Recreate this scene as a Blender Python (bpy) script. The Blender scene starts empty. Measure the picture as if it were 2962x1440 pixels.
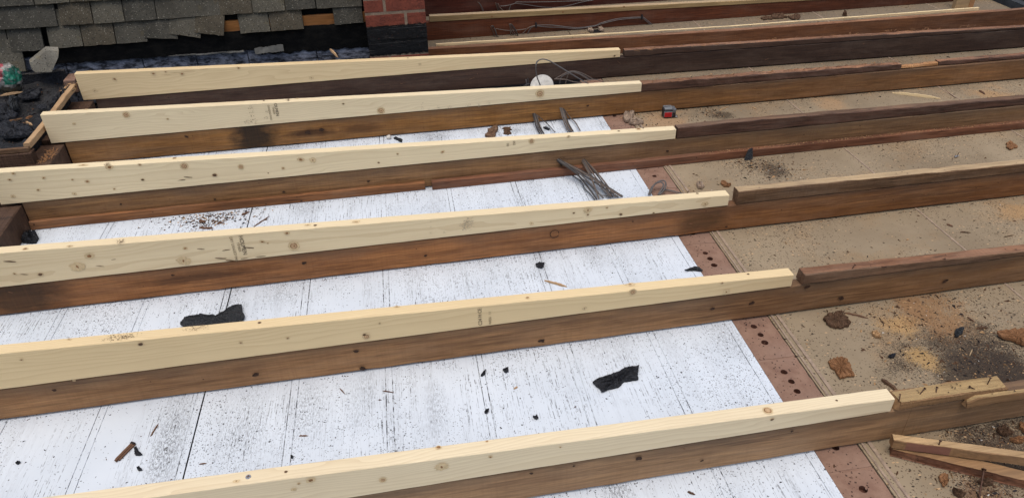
# Flat roof being re-firred: new pale firrings on old ceiling joists.  Units: metres, X along the joists, Y away, Z up.
import bpy, bmesh, math, random
from mathutils import Vector, Matrix, noise
rnd = random.Random(11)
S = bpy.context.scene
COL = S.collection
U = rnd.uniform

# ------------------------------------------------------------------ objects
def tag(o, label=None, cat=None, group=None, kind=None):
    if label: o['label'] = label
    if cat: o['category'] = cat
    if group: o['group'] = group
    if kind: o['kind'] = kind
    return o

def empty(name, loc, label, cat, group=None, rz=0):
    o = bpy.data.objects.new(name, None); COL.objects.link(o)
    o.location = loc; o.rotation_euler = (0, 0, rz); o.empty_display_size = .05
    return tag(o, label, cat, group)

class MB:
    """collects shapes that become ONE mesh object"""
    def __init__(s): s.v = []; s.f = []; s.m = []; s.sm = []
    def add(s, vs, fs, m=0, smooth=False):
        b = len(s.v); s.v += [tuple(v) for v in vs]
        for f in fs: s.f.append([b + i for i in f]); s.m.append(m); s.sm.append(smooth)
    def build(s, name, mats, parent=None, loc=(0, 0, 0)):
        me = bpy.data.meshes.new(name)
        L = Vector(loc)
        me.from_pydata([tuple(Vector(v) - L) for v in s.v], [], s.f)
        for m in (mats if isinstance(mats, (list, tuple)) else [mats]): me.materials.append(m)
        me.polygons.foreach_set('material_index', s.m); me.polygons.foreach_set('use_smooth', s.sm)
        me.update()
        o = bpy.data.objects.new(name, me); COL.objects.link(o); o.location = L
        if parent:
            o.parent = parent
            o.matrix_parent_inverse = Matrix.Identity(4)
            o.location = L - parent.location if parent.rotation_euler.z == 0 else L
        return o
    # ---- shapes
    def box(s, x0, x1, y0, y1, z0, z1, m=0):
        v = [(x, y, z) for z in (z0, z1) for y in (y0, y1) for x in (x0, x1)]
        s.add(v, [(0, 2, 3, 1), (4, 5, 7, 6), (0, 1, 5, 4), (2, 6, 7, 3), (0, 4, 6, 2), (1, 3, 7, 5)], m)
    def beam(s, x0, x1, y0, y1, zb, zt, n=40, jit=.0006, ch=.0016, skew=0, m=0, endj=0., bow=0, seed=0):
        """timber along X; zb / zt are heights or functions of x; worn arrises, slightly uneven faces"""
        fb = zb if callable(zb) else (lambda x: zb)
        ft = zt if callable(zt) else (lambda x: zt)
        vs = []; fs = []
        for i in range(n + 1):
            t = i / n; x = x0 + (x1 - x0) * t
            b = fb(x); tp = ft(x); dy = skew * (x - x0) + bow * math.sin(math.pi * t)
            c = min(ch, (tp - b) * .3)
            ring = [(y0, b + c), (y0, tp - c), (y0 + c, tp), (y1 - c, tp), (y1, tp - c), (y1, b + c), (y1 - c, b), (y0 + c, b)]
            for k, (y, z) in enumerate(ring):
                q = noise.noise((x * 9 + seed, y * 40, z * 40 + k)) * jit * 1.6 + U(-jit, jit) * .35
                q2 = noise.noise((x * 14 + seed, 7 + k, 3)) * jit * 1.6 + U(-jit, jit) * .35
                xe = x
                if i in (0, n) and endj: xe += U(-endj, endj)
                vs.append((xe, y + dy + q, z + q2))
        for i in range(n):
            for k in range(8):
                a = i * 8 + k; b2 = i * 8 + (k + 1) % 8
                fs.append((a, b2, b2 + 8, a + 8))
        fs.append(tuple(range(7, -1, -1))); fs.append(tuple(n * 8 + k for k in range(8)))
        s.add(vs, [f[::-1] for f in fs], m)
    def flake(s, pts, z0, th, m=0, rough=.3, curl=0., rings=(1, .9, .62, .3), flat=False, rag=.13):
        """irregular slab traced as an outline lying at height z0 with thickness th"""
        cx = sum(p[0] for p in pts) / len(pts); cy = sum(p[1] for p in pts) / len(pts)
        P = []
        for i, p in enumerate(pts):                       # extra ragged points
            q = pts[(i + 1) % len(pts)]
            d = math.hypot(q[0] - p[0], q[1] - p[1]) * rag
            for k in range(5):
                t = k / 5; P.append((p[0] + (q[0] - p[0]) * t + U(-d, d) * (k > 0), p[1] + (q[1] - p[1]) * t + U(-d, d) * (k > 0)))
        n = len(P); vs = []; fs = []
        rad = max(math.hypot(p[0] - cx, p[1] - cy) for p in P)
        def cz(x, y): return curl * ((x - cx) ** 2 + (y - cy) ** 2) / (rad * rad)
        for p in P: vs.append((p[0], p[1], z0 + cz(*p)))
        for r in rings:
            for p in P:
                x = cx + (p[0] - cx) * r; y = cy + (p[1] - cy) * r
                vs.append((x, y, z0 + th * (1 if r < 1 else .75) * (1 + U(-rough, rough)) + cz(x, y)))
        vs.append((cx, cy, z0 + th * (1 + U(-rough, rough))))
        R_ = len(rings)
        for i in range(n):
            j = (i + 1) % n
            for k in range(R_): fs.append((k * n + i, k * n + j, (k + 1) * n + j, (k + 1) * n + i))
            fs.append((R_ * n + i, R_ * n + j, (R_ + 1) * n))
        fs.append(tuple(range(n - 1, -1, -1)))
        area = sum(P[i][0] * P[(i + 1) % n][1] - P[(i + 1) % n][0] * P[i][1] for i in range(n))
        if area < 0: fs = [f[::-1] for f in fs]
        s.add(vs, fs, m, False)
    def tube(s, pts, r, m=0, seg=8, sub=6, flat=1.0, cap=True):
        P = [Vector(p) for p in pts]; Q = []
        for i in range(len(P) - 1):
            p0 = P[max(i - 1, 0)]; p1 = P[i]; p2 = P[i + 1]; p3 = P[min(i + 2, len(P) - 1)]
            for k in range(sub):
                t = k / sub
                Q.append(.5 * ((2 * p1) + (p2 - p0) * t + (2 * p0 - 5 * p1 + 4 * p2 - p3) * t * t + (3 * p1 - p0 - 3 * p2 + p3) * t ** 3))
        Q.append(P[-1]); vs = []; fs = []
        up = Vector((.13, -.4, .9)).normalized()
        for i, p in enumerate(Q):
            d = (Q[min(i + 1, len(Q) - 1)] - Q[max(i - 1, 0)]).normalized()
            a = d.cross(up); a = a.normalized() if a.length > 1e-4 else Vector((1, 0, 0)); b = a.cross(d)
            for k in range(seg):
                t = 2 * math.pi * k / seg; vs.append(p + a * (r * math.cos(t)) + b * (r * flat * math.sin(t)))
        for i in range(len(Q) - 1):
            for k in range(seg):
                j = (k + 1) % seg; fs.append((i * seg + k, i * seg + j, (i + 1) * seg + j, (i + 1) * seg + k))
        if cap: fs.append(tuple(range(seg - 1, -1, -1))); fs.append(tuple((len(Q) - 1) * seg + k for k in range(seg)))
        s.add(vs, fs, m, True)
    def cyl(s, p, axis, r, h, m=0, seg=16, r2=None):
        a = Vector(axis).normalized(); u = a.orthogonal().normalized(); w = a.cross(u); p = Vector(p); r2 = r if r2 is None else r2
        vs = [p + (u * math.cos(t) + w * math.sin(t)) * r for t in [2 * math.pi * k / seg for k in range(seg)]]
        vs += [p + a * h + (u * math.cos(t) + w * math.sin(t)) * r2 for t in [2 * math.pi * k / seg for k in range(seg)]]
        s.add(vs, [(k, (k + 1) % seg, seg + (k + 1) % seg, seg + k) for k in range(seg)], m, True)
        s.add(vs[:seg], [tuple(range(seg - 1, -1, -1))], m); s.add(vs[seg:], [tuple(range(seg))], m)
    def rbox(s, c, d, bev, m=0, M=None, segs=2):
        bm = bmesh.new(); bmesh.ops.create_cube(bm, size=1)
        for v in bm.verts: v.co = Vector((v.co.x * d[0], v.co.y * d[1], v.co.z * d[2]))
        if bev: bmesh.ops.bevel(bm, geom=bm.edges[:], offset=bev, segments=segs, affect='EDGES', profile=.5)
        bm.verts.index_update(); M = M or Matrix.Identity(3)
        s.add([M @ v.co + Vector(c) for v in bm.verts], [[v.index for v in f.verts] for f in bm.faces], m); bm.free()
    def disc(s, c, ux, uy, rx, ry, m, n=14, wob=.12, rot=0):
        """knot or stain patch: a thin ragged ellipse lying on a face"""
        c = Vector(c); ux = Vector(ux); uy = Vector(uy); vs = []
        for k in range(n):
            t = 2 * math.pi * k / n; w = 1 + U(-wob, wob)
            a = rx * w * math.cos(t); b = ry * w * math.sin(t)
            vs.append(c + ux * (a * math.cos(rot) - b * math.sin(rot)) + uy * (a * math.sin(rot) + b * math.cos(rot)))
        s.add(vs, [tuple(range(n))], m)

# ------------------------------------------------------------------ materials
class NT:
    def __init__(s, name):
        s.mat = bpy.data.materials.new(name); s.mat.use_nodes = True
        s.t = s.mat.node_tree; s.b = s.t.nodes['Principled BSDF']
    def n(s, typ, ins=None, **props):
        nd = s.t.nodes.new(typ)
        for k, v in props.items(): setattr(nd, k, v)
        for k, v in (ins or {}).items():
            if hasattr(v, 'is_output') or isinstance(v, bpy.types.NodeSocket): s.t.links.new(v, nd.inputs[k])
            else: nd.inputs[k].default_value = v
        return nd
    def coord(s, sc=(1, 1, 1), loc=(0, 0, 0), rot=(0, 0, 0)):
        tc = s.n('ShaderNodeTexCoord')
        return s.n('ShaderNodeMapping', {'Vector': tc.outputs['Object'], 'Scale': sc, 'Location': loc, 'Rotation': rot}).outputs[0]
    def math(s, op, a, b=0., c=0.):
        return s.n('ShaderNodeMath', {0: a, 1: b, 2: c}, operation=op).outputs[0]
    def noise(s, vec, scale=1, detail=3, rough=.55, dist=0):
        return s.n('ShaderNodeTexNoise', {'Vector': vec, 'Scale': scale, 'Detail': detail, 'Roughness': rough, 'Distortion': dist}).outputs['Fac']
    def ramp(s, f, a, b, x=0., y=1.):
        return s.n('ShaderNodeMapRange', {0: f, 1: a, 2: b, 3: x, 4: y}).outputs[0]
    def mix(s, f, a, b, mode='MIX'):
        nd = s.n('ShaderNodeMix', data_type='RGBA', blend_type=mode)
        for i, v in ((0, f), (6, a), (7, b)):
            if isinstance(v, bpy.types.NodeSocket): s.t.links.new(v, nd.inputs[i])
            else: nd.inputs[i].default_value = v if i == 0 else (*v, 1) if len(v) == 3 else v
        return nd.outputs[2]
    def out(s, col, rough=.7, bump=None, bd=.002, spec=.3, strength=1.):
        if isinstance(col, bpy.types.NodeSocket): s.t.links.new(col, s.b.inputs['Base Color'])
        else: s.b.inputs['Base Color'].default_value = (*col, 1)
        if isinstance(rough, bpy.types.NodeSocket): s.t.links.new(rough, s.b.inputs['Roughness'])
        else: s.b.inputs['Roughness'].default_value = rough
        s.b.inputs['Specular IOR Level'].default_value = spec
        if bump is not None:
            bn = s.n('ShaderNodeBump', {'Height': bump, 'Distance': bd, 'Strength': strength})
            s.t.links.new(bn.outputs[0], s.b.inputs['Normal'])
        return s.mat

def wood(name, light, dark, seed=0, ring=120, ringamt=.35, blotch=.4, stain=None, stain_at=.6, grey=None, saw=0., spec=.25, fine=.25, bump=.0012, alt=None, altx=(1.0, 1.6), weather=0., edge=None, spots=()):
    """sawn timber with the grain along X"""
    t = NT(name); L = (seed * 3.1, seed * .37, seed * .21)
    low = t.noise(t.coord((1.1, 7, 7), L), 1, 3)
    wob = t.noise(t.coord((5, 14, 14), L), 1, 2)
    tc = t.n('ShaderNodeTexCoord'); sp = t.n('ShaderNodeSeparateXYZ', {0: tc.outputs['Object']})
    zz = t.math('ADD', sp.outputs[2], t.math('MULTIPLY', t.math('SUBTRACT', low, .5), .16))
    zz = t.math('ADD', zz, t.math('MULTIPLY', t.math('SUBTRACT', wob, .5), .02))
    y0 = .05 + (seed * .017) % .06; z0 = -.05 + (seed * .029) % .13
    r = t.math('SQRT', t.math('ADD', t.math('POWER', t.math('ABSOLUTE', t.math('ADD', sp.outputs[1], y0)), 2.), t.math('POWER', t.math('ABSOLUTE', t.math('SUBTRACT', zz, z0)), 2.)))
    rg = t.math('FRACT', t.math('MULTIPLY', r, ring))
    rg = t.math('POWER', rg, 2.2)
    fib = t.noise(t.coord((9, 420, 420), L), 1, 2)
    big = t.noise(t.coord((2.2, 12, 12), (L[0] + 5, L[1], L[2])), 1, 4, .6)
    c = t.mix(t.math('MULTIPLY', rg, ringamt), light, dark)
    c = t.mix(t.math('MULTIPLY', t.ramp(fib, .35, .75), fine), c, dark)
    c = t.mix(t.math('MULTIPLY', t.ramp(big, .4, .72), blotch), c, dark)
    if alt:
        sx = t.math('ADD', sp.outputs[0], t.math('MULTIPLY', t.math('SUBTRACT', low, .5), 1.2))
        c = t.mix(t.ramp(sx, altx[0], altx[1], 0, .85), c, t.mix(t.math('MULTIPLY', t.ramp(big, .35, .7), .6), alt, dark))
    if grey:
        c = t.mix(t.ramp(t.noise(t.coord((1.4, 9, 9), (L[0] + 9, 2, 1)), 1, 3), .52, .75, 0, .55), c, grey)
    if weather:
        b1 = t.noise(t.coord((2.8, 34, 42), (L[0] + 3, 1, 7)), 1, 4, .62); b2 = t.noise(t.coord((4.5, 16, 20), (L[0] + 23, 5, 2)), 1, 5, .7)
        c = t.mix(t.math('MULTIPLY', t.ramp(b1, .46, .66), weather), c, tuple(x * .55 for x in dark))
        c = t.mix(t.math('MULTIPLY', t.ramp(b1, .47, .30), weather * .6), c, tuple(min(1, x * 1.5) for x in light))
        c = t.mix(t.math('MULTIPLY', t.ramp(b2, .52, .70), weather * .7), c, tuple(x * .5 for x in dark))
        b3 = t.noise(t.coord((5.5, 120, 150), (L[0] + 71, 1, 3)), 1, 3, .6); b4 = t.noise(t.coord((16, 260, 300), (L[0] + 81, 1, 3)), 1, 2, .6)
        c = t.mix(t.math('MULTIPLY', t.ramp(b3, .48, .62), weather * .9), c, tuple(x * .6 for x in dark))
        c = t.mix(t.math('MULTIPLY', t.ramp(b4, .5, .64), weather * .8), c, tuple(x * .8 for x in dark))
        c = t.mix(t.math('MULTIPLY', t.ramp(b3, .45, .33), weather * .5), c, tuple(min(1, x * 1.45) for x in light))
        ds = t.noise(t.coord((3.5, 12, 15), (L[0] + 91, 1, 3)), 1, 6, .72)
        c = t.mix(t.ramp(ds, .46, .66, 0, min(.62, weather * 1.2)), c, tuple(.55 * x + .45 * y for x, y in zip(light, (.17, .135, .105))))
        ck = t.math('ABSOLUTE', t.math('SUBTRACT', t.noise(t.coord((1.3, 40, 70), (L[0] + 31, 2, 2)), 1, 3, .5), .5))
        ckm = t.ramp(t.noise(t.coord((2.1, 9, 12), (L[0] + 41, 2, 2)), 1, 2), .47, .56)
        c = t.mix(t.math('MULTIPLY', t.ramp(ck, .004, .016, 1, 0), t.math('MULTIPLY', ckm, min(1., weather * 1.3))), c, tuple(x * .22 for x in dark))
        sc = t.noise(t.coord((26, 60, 90), (L[0] + 51, 2, 2), (0, .5, 0)), 1, 2)
        c = t.mix(t.ramp(sc, .70, .76, 0, .35 * weather), c, tuple(min(1, x * 1.9 + .03) for x in light))
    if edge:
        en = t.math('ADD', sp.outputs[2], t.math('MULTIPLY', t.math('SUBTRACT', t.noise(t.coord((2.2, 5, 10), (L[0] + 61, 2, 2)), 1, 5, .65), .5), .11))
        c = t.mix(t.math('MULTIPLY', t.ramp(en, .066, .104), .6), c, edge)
    for (px, pz, rx, rz, pc, pa) in spots:
        dx = t.math('MULTIPLY', t.math('SUBTRACT', sp.outputs[0], px), 1 / rx); dz = t.math('MULTIPLY', t.math('SUBTRACT', sp.outputs[2], pz), 1 / rz)
        dd = t.math('SQRT', t.math('ADD', t.math('MULTIPLY', dx, dx), t.math('MULTIPLY', dz, dz)))
        dd = t.math('ADD', dd, t.math('MULTIPLY', t.math('SUBTRACT', t.noise(t.coord((14, 30, 30), (L[0], 1, 1)), 1, 4, .65), .5), 1.1))
        c = t.mix(t.ramp(dd, .45, 1.1, pa, 0), c, pc)
    if stain:
        st = t.noise(t.coord((5, 26, 26), (L[0] + 17, 4, 2)), 1, 5, .65)
        c = t.mix(t.ramp(st, stain_at, stain_at + .1, 0, .8), c, stain)
    h = t.math('ADD', t.math('MULTIPLY', fib, .5), t.math('MULTIPLY', rg, .15))
    if saw:
        sw = t.noise(t.coord((150, 9, 6), L, (0, .12, 0)), 1, 2)
        c = t.mix(t.math('MULTIPLY', t.ramp(sw, .45, .7), saw), c, dark)
        h = t.math('ADD', h, t.math('MULTIPLY', sw, .8))
    return t.out(c, .72, h, bump, spec)

def flatmat(name, col, rough=.8, var=.4, sc=60, spec=.25, bump=.002, metal=0):
    t = NT(name); n = t.noise(t.coord(), sc, 4, .6)
    d = tuple(x * (1 - var) for x in col); l = tuple(min(1, x * (1 + var)) for x in col)
    m = t.out(t.mix(t.ramp(n, .3, .7), d, l), rough, n, bump, spec)
    t.b.inputs['Metallic'].default_value = metal
    return m

def speck(t, c, sc, col, dens, thr=.33, loc=(0, 0, 0), amt=.9, stretch=(1, 1, 1)):
    """small crumbs and smears stuck to a board: one voronoi cell in 'dens' carries a speck"""
    v = t.n('ShaderNodeTexVoronoi', {'Vector': t.coord(stretch, loc), 'Scale': sc, 'Randomness': 1.})
    rs = t.n('ShaderNodeSeparateColor', {0: v.outputs['Color']})
    on = t.math('LESS_THAN', rs.outputs[0], dens)
    near = t.math('LESS_THAN', v.outputs['Distance'], t.math('MULTIPLY', t.math('ADD', rs.outputs[1], .25), thr))
    return t.mix(t.math('MULTIPLY', t.math('MULTIPLY', on, near), amt), c, col)

NEW = [((.76, .635, .42), 1.0), ((.745, .58, .33), 1.0), ((.77, .63, .395), 1.0), ((.795, .66, .42), 1.0), ((.78, .65, .42), 1.), ((.745, .58, .335), 1.)]
M = {}
for i, (c, k) in enumerate(NEW):
    dk = (c[0] * .62, c[1] * .52, c[2] * .42)
    M['new%d' % i] = wood('new_pine_%d' % i, c, dk, seed=i + 1, ring=150, ringamt=.30, blotch=.14, fine=.14, bump=.0005, spec=.3)
JO = [((0.4462, 0.2639, 0.1282), (0.1848, 0.1009, 0.0537)), ((0.4104, 0.2209, 0.0961), (0.1693, 0.0838, 0.0396)), ((0.4417, 0.1907, 0.0666), (0.157, 0.0613, 0.0237)), ((0.3412, 0.1789, 0.0691), (0.1309, 0.0609, 0.0253)), ((0.3819, 0.1773, 0.0484), (0.1256, 0.053, 0.0163)), ((0.0813, 0.0435, 0.0276), (0.0396, 0.0218, 0.0161)), ((0.2397, 0.0949, 0.0362), (0.089, 0.0333, 0.0154)), ((0.168, 0.0496, 0.0187), (0.0606, 0.0168, 0.0073)), ((0.1098, 0.0265, 0.0143), (0.0462, 0.0107, 0.0064))]
SP5 = [(-0.4324, 0.0557), (-0.2047, 0.0484), (0.0077, 0.0476)]
SP3 = [(-1.0093, 0.0627), (1.0996, 0.0523), (-0.5112, 0.0571)]
JSPOT = {4: [(SP5[0][0] + 1.143, SP5[0][1], .10, .12, (.016, .012, .009), .9), (SP5[1][0] + 1.143, SP5[1][1], .12, .02, (.045, .018, .008), .8), (SP5[2][0] + 1.143, SP5[2][1], .10, .025, (.08, .033, .012), .7)],
         2: [(SP3[0][0] + 1.62, SP3[0][1], .16, .09, (.03, .02, .013), .8), (SP3[1][0] + 1.62, SP3[1][1], .10, .05, (.045, .03, .016), .6), (SP3[2][0] + 1.62, SP3[2][1], .2, .02, (.05, .022, .012), .6)]}
ALT = [(0.1638, 0.0837, 0.0328), (0.1344, 0.0653, 0.0226), (0.1334, 0.0589, 0.0166), (0.22, 0.135, 0.068), (0.245, 0.125, 0.058), (0.054, 0.0319, 0.021), (0.13, 0.06, 0.028), (0.0975, 0.0338, 0.016), (0.07, 0.0183, 0.0102)]
for i, (a, b) in enumerate(JO):
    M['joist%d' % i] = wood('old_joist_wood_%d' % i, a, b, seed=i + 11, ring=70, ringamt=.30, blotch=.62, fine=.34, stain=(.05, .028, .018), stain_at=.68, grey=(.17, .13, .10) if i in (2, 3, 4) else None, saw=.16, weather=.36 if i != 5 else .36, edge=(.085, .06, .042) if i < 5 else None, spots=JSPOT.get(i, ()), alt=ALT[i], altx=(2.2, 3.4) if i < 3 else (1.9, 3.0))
M['fold'] = wood('old_firring_brown', (0.2, 0.115, 0.066), (0.095, 0.05, 0.028), 31, ring=90, ringamt=.25, blotch=.6, saw=.15, stain=(.03, .017, .012), stain_at=.66, weather=.55)
M['fold2'] = wood('old_firring_dark_red', (0.12, 0.058, 0.036), (0.05, 0.024, 0.016), 33, ring=90, ringamt=.3, blotch=.6, saw=.12, stain=(.03, .015, .01), stain_at=.66, weather=.55)
M['fold3'] = wood('old_firring_sawn_tan', (0.19, 0.105, 0.052), (0.085, 0.043, 0.02), 35, ring=80, ringamt=.25, blotch=.5, saw=.3, stain=(.06, .03, .015), stain_at=.7, weather=.55)
M['fold4'] = wood('old_batten_yellow', (0.43, 0.295, 0.135), (0.23, 0.14, 0.06), 37, ring=90, ringamt=.3, blotch=.45, saw=.1, stain=(.1, .05, .02), stain_at=.72, weather=.3)
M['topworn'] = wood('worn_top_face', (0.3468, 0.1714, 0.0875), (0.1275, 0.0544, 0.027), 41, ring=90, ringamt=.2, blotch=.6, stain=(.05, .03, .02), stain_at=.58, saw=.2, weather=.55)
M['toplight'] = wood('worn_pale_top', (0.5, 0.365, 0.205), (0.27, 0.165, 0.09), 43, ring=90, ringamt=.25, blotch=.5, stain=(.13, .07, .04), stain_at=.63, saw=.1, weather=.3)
M['ledger'] = wood('old_ledger_wood', (0.24, 0.1, 0.05), (0.1, 0.038, 0.02), 45, ring=90, ringamt=.3, blotch=.5, stain=(.05, .025, .015), stain_at=.66, weather=.55)
M['ledger2'] = wood('ledger_orange', (0.31, 0.135, 0.052), (0.14, 0.055, 0.022), 46, ring=90, ringamt=.25, blotch=.5, stain=(.05, .025, .015), stain_at=.68, weather=.55)
M['noggin'] = wood('rough_noggin_wood', (0.126, 0.0702, 0.0428), (0.036, 0.0182, 0.0113), 47, ring=60, ringamt=.3, blotch=.8, saw=.6, stain=(.03, .02, .015), stain_at=.58, bump=.005)
M['fresh'] = wood('fresh_break_wood', (0.45, 0.234, 0.0992), (0.252, 0.1092, 0.0434), 49, ring=80, ringamt=.3, blotch=.4, saw=.2, weather=.3)
M['offcut'] = wood('offcut_wood', (0.32, 0.185, 0.085), (0.16, 0.085, 0.04), 51, ring=100, ringamt=.35, blotch=.5, stain=(.10, .055, .03), stain_at=.68, weather=.3)
M['offcut_top'] = wood('offcut_top_face', (0.5, 0.335, 0.17), (0.28, 0.17, 0.08), 53, ring=100, ringamt=.25, blotch=.5, stain=(.15, .08, .04), stain_at=.7, weather=.3)
M['redstain'] = wood('red_stained_wood', (0.25, 0.115, 0.075), (0.15, 0.065, 0.045), 54, ring=100, ringamt=.3, blotch=.6)
M['eaves'] = wood('eaves_board_orange', (0.336, 0.143, 0.0405), (0.16, 0.0618, 0.018), 55, ring=80, ringamt=.3, blotch=.5, stain=(.05, .03, .02), stain_at=.62, weather=.3)
M['splint'] = wood('splinter_wood', (.50, .33, .18), (.24, .13, .06), 57, ring=150, ringamt=.3, blotch=.4)
M['splint_dk'] = wood('dark_splinter_wood', (.16, .085, .05), (.06, .03, .02), 58, ring=150, ringamt=.3, blotch=.4)
M['chip'] = wood('orange_rotten_chip', (0.33, 0.17, 0.08), (0.13, 0.06, 0.028), 61, ring=150, ringamt=.6, blotch=.7, saw=.4, stain=(.07, .03, .016), stain_at=.58, bump=.006, spec=.1)
M['chip2'] = wood('brown_rotten_chip', (0.15, 0.088, 0.052), (0.05, 0.028, 0.018), 62, ring=150, ringamt=.6, blotch=.8, saw=.4, stain=(.03, .017, .012), stain_at=.55, bump=.006, spec=.1)
M['knot'] = flatmat('knot_brown', (0.27, 0.1403, 0.06), .7, .4, 180, .2, 0)
M['knotdk'] = flatmat('knot_dark', (.125, .072, .04), .7, .4, 180, .2, 0)
M['halo'] = flatmat('knot_halo', (.60, .455, .26), .7, .18, 160, .2, 0)
M['halo2'] = flatmat('knot_core', (.48, .32, .175), .7, .2, 160, .2, 0)
M['smudge'] = flatmat('grey_smudge', (.46, .38, .26), .8, .25, 120, .2, 0)
M['jknot'] = flatmat('old_knot', (.045, .024, .015), .7, .5, 180, .2, 0)
M['ink'] = flatmat('stamp_ink', (.07, .05, .035), .8, .5, 500, .1, 0)
M['inkpale'] = flatmat('stamp_ink_faded', (.20, .145, .085), .8, .4, 500, .1, 0)
M['rust'] = flatmat('rusty_steel', (.085, .042, .026), .6, .4, 200, .4, 0, .5)
M['steel'] = flatmat('zinc_steel', (.45, .45, .46), .4, .15, 200, .5, 0, .8)

def cable_mat(name, c):
    return flatmat(name, c, .5, .2, 40, .35, 0)
M['cable'] = cable_mat('grey_cable', (.092, .082, .076)); M['cable2'] = cable_mat('grey_cable_dusty', (.115, .086, .066)); M['cable3'] = cable_mat('grey_cable_dark', (.040, .034, .031))

def felt_mat(name, base, hi, sc=220):
    t = NT(name); n = t.noise(t.coord(), sc, 4, .7); v = t.n('ShaderNodeTexVoronoi', {'Vector': t.coord(), 'Scale': sc * 1.6}).outputs['Distance']
    c = t.mix(t.ramp(n, .45, .75), base, hi)
    return t.out(c, t.ramp(n, .3, .7, .85, .5), t.math('ADD', n, t.math('MULTIPLY', v, .6)), .004, .35)
M['felt'] = felt_mat('bitumen_felt_black', (.0075, .008, .0105), (.030, .033, .042), 110)
M['feltgrey'] = felt_mat('mineral_felt_grey', (0.0128, 0.0144, 0.0168), (0.068, 0.0736, 0.0784), 260)
M['crumb'] = flatmat('black_crumb', (.022, .018, .018), .85, .5, 200, .2, 0)
M['crumbbr'] = flatmat('brown_crumb', (.09, .05, .03), .9, .5, 200, .1, 0)
M['crumbtan'] = flatmat('tan_crumb', (.36, .22, .11), .9, .4, 200, .1, 0)
M['crumbwhite'] = flatmat('pale_crumb', (.6, .57, .52), .9, .2, 200, .1, 0)

SMEAR = [(*p, a, c, m) for p, a, c, m in [((-0.4939, 0.3093), .045, .20, .8), ((-0.3182, 0.3275), .07, .16, .45), ((-0.1693, 0.3678), .06, .14, .5), ((-0.0398, 0.386), .05, .14, .35),
         ((0.1524, 0.3035), .03, .12, .45), ((0.9627, 0.4368), .06, .10, .5), ((0.6578, 0.4843), .05, .16, .35), ((0.5258, 0.9018), .05, .14, .4), ((-0.4218, 0.8513), .05, .12, .5), ((-0.2859, 0.8863), .07, .10, .5),
         ((-0.2508, 1.375), .08, .08, .45), ((0.6916, 0.9059), .05, .10, .5), ((0.5263, -0.0072), .035, .12, .7), ((0.6055, 1.8697), .05, .04, .8), ((0.7092, 1.8692), .04, .05, .8), ((0.9861, 1.865), .06, .05, .6), ((0.2409, 1.8768), .10, .05, .7), ((-0.3645, 1.8966), .12, .04, .8)]]
def white_board():
    t = NT('white_ceiling_lining')
    stripe = t.noise(t.coord((7, .9, 1), (3, 1, 0)), 1, 4, .6)
    patch = t.noise(t.coord((2.6, 2.2, 1), (1.7, 5, 0)), 1, 3)
    d = t.ramp(t.math('MULTIPLY', stripe, patch), .20, .46, .03, .78)
    c = t.mix(t.ramp(t.noise(t.coord((1.5, 1.5, 1)), 3, 3), .35, .7), (.63, .68, .73), (.565, .615, .665))
    dk = (.035, .032, .034)
    c = speck(t, c, 420, dk, d, .36, (0, 0, 0), .7, (1, .6, 1)); c = speck(t, c, 300, dk, t.math('MULTIPLY', d, .6), .34, (7, 0, 0), .75, (.55, 1, 1))
    c = speck(t, c, 190, dk, t.math('MULTIPLY', d, .3), .32, (4, 2, 0), .9, (1, .7, 1))
    c = speck(t, c, 90, dk, t.math('MULTIPLY', d, .12), .2, (9, 1, 0), .9, (1, .8, 1))
    # dragged scratches and dirt lines running with the boards
    st = t.noise(t.coord((420, 9, 1), (0, 3, 0)), 1, 2, .6); st2 = t.noise(t.coord((6, 1.1, 1), (8, 8, 0)), 1, 3)
    brk = t.noise(t.coord((160, 90, 1), (2, 6, 0)), 1, 2)
    ln = t.math('MULTIPLY', t.math('MULTIPLY', t.ramp(st, .56, .64), t.ramp(st2, .42, .56)), t.ramp(brk, .42, .56))
    c = t.mix(t.math('MULTIPLY', ln, .9), c, (.06, .058, .06))
    sm = t.math('MULTIPLY', t.ramp(t.noise(t.coord((16, 1.0, 1), (5, 2, 0)), 1, 4, .65), .50, .70), t.ramp(t.noise(t.coord((230, 45, 1), (3, 0, 0)), 1, 4, .75), .42, .62))
    c = t.mix(t.math('MULTIPLY', sm, .42), c, (.16, .16, .165))
    tc = t.n('ShaderNodeTexCoord')
    for (x, y, rx, ry, am) in SMEAR:
        sv = t.n('ShaderNodeVectorMath', {0: tc.outputs['Object'], 1: (x, y, 0)}, operation='SUBTRACT').outputs[0]
        sv = t.n('ShaderNodeVectorMath', {0: sv, 1: (1 / rx, 1 / ry, 0)}, operation='MULTIPLY').outputs[0]
        dd = t.n('ShaderNodeVectorMath', {0: sv}, operation='LENGTH').outputs['Value']
        dd = t.math('ADD', dd, t.math('MULTIPLY', t.math('SUBTRACT', t.noise(t.coord((20, 4, 1), (x, y, 0)), 1, 4, .7), .5), 1.2))
        gr = t.ramp(t.noise(t.coord((340, 90, 1), (1, 5, 0)), 1, 4, .8), .47, .58)
        c = t.mix(t.math('MULTIPLY', t.math('MULTIPLY', t.ramp(dd, .3, 1.1, 1, 0), gr), am), c, (.05, .048, .05))
    return t.out(c, .55, None, 0, .3)
M['white'] = white_board()
M['groove'] = flatmat('groove_dirt_and_void', (.012, .011, .012), .9, .4, 300, .1, 0)
def groove_soft():
    t = NT('groove_part_filled'); n = t.noise(t.coord((120, 55, 1)), 1, 3, .7); p = t.noise(t.coord((9, 4, 1)), 1, 2)
    return t.out(t.mix(t.ramp(t.math('ADD', n, t.math('MULTIPLY', p, .7)), .80, .95), (.52, .56, .60), (.03, .028, .03)), .8)
M['groove2'] = groove_soft()

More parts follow.
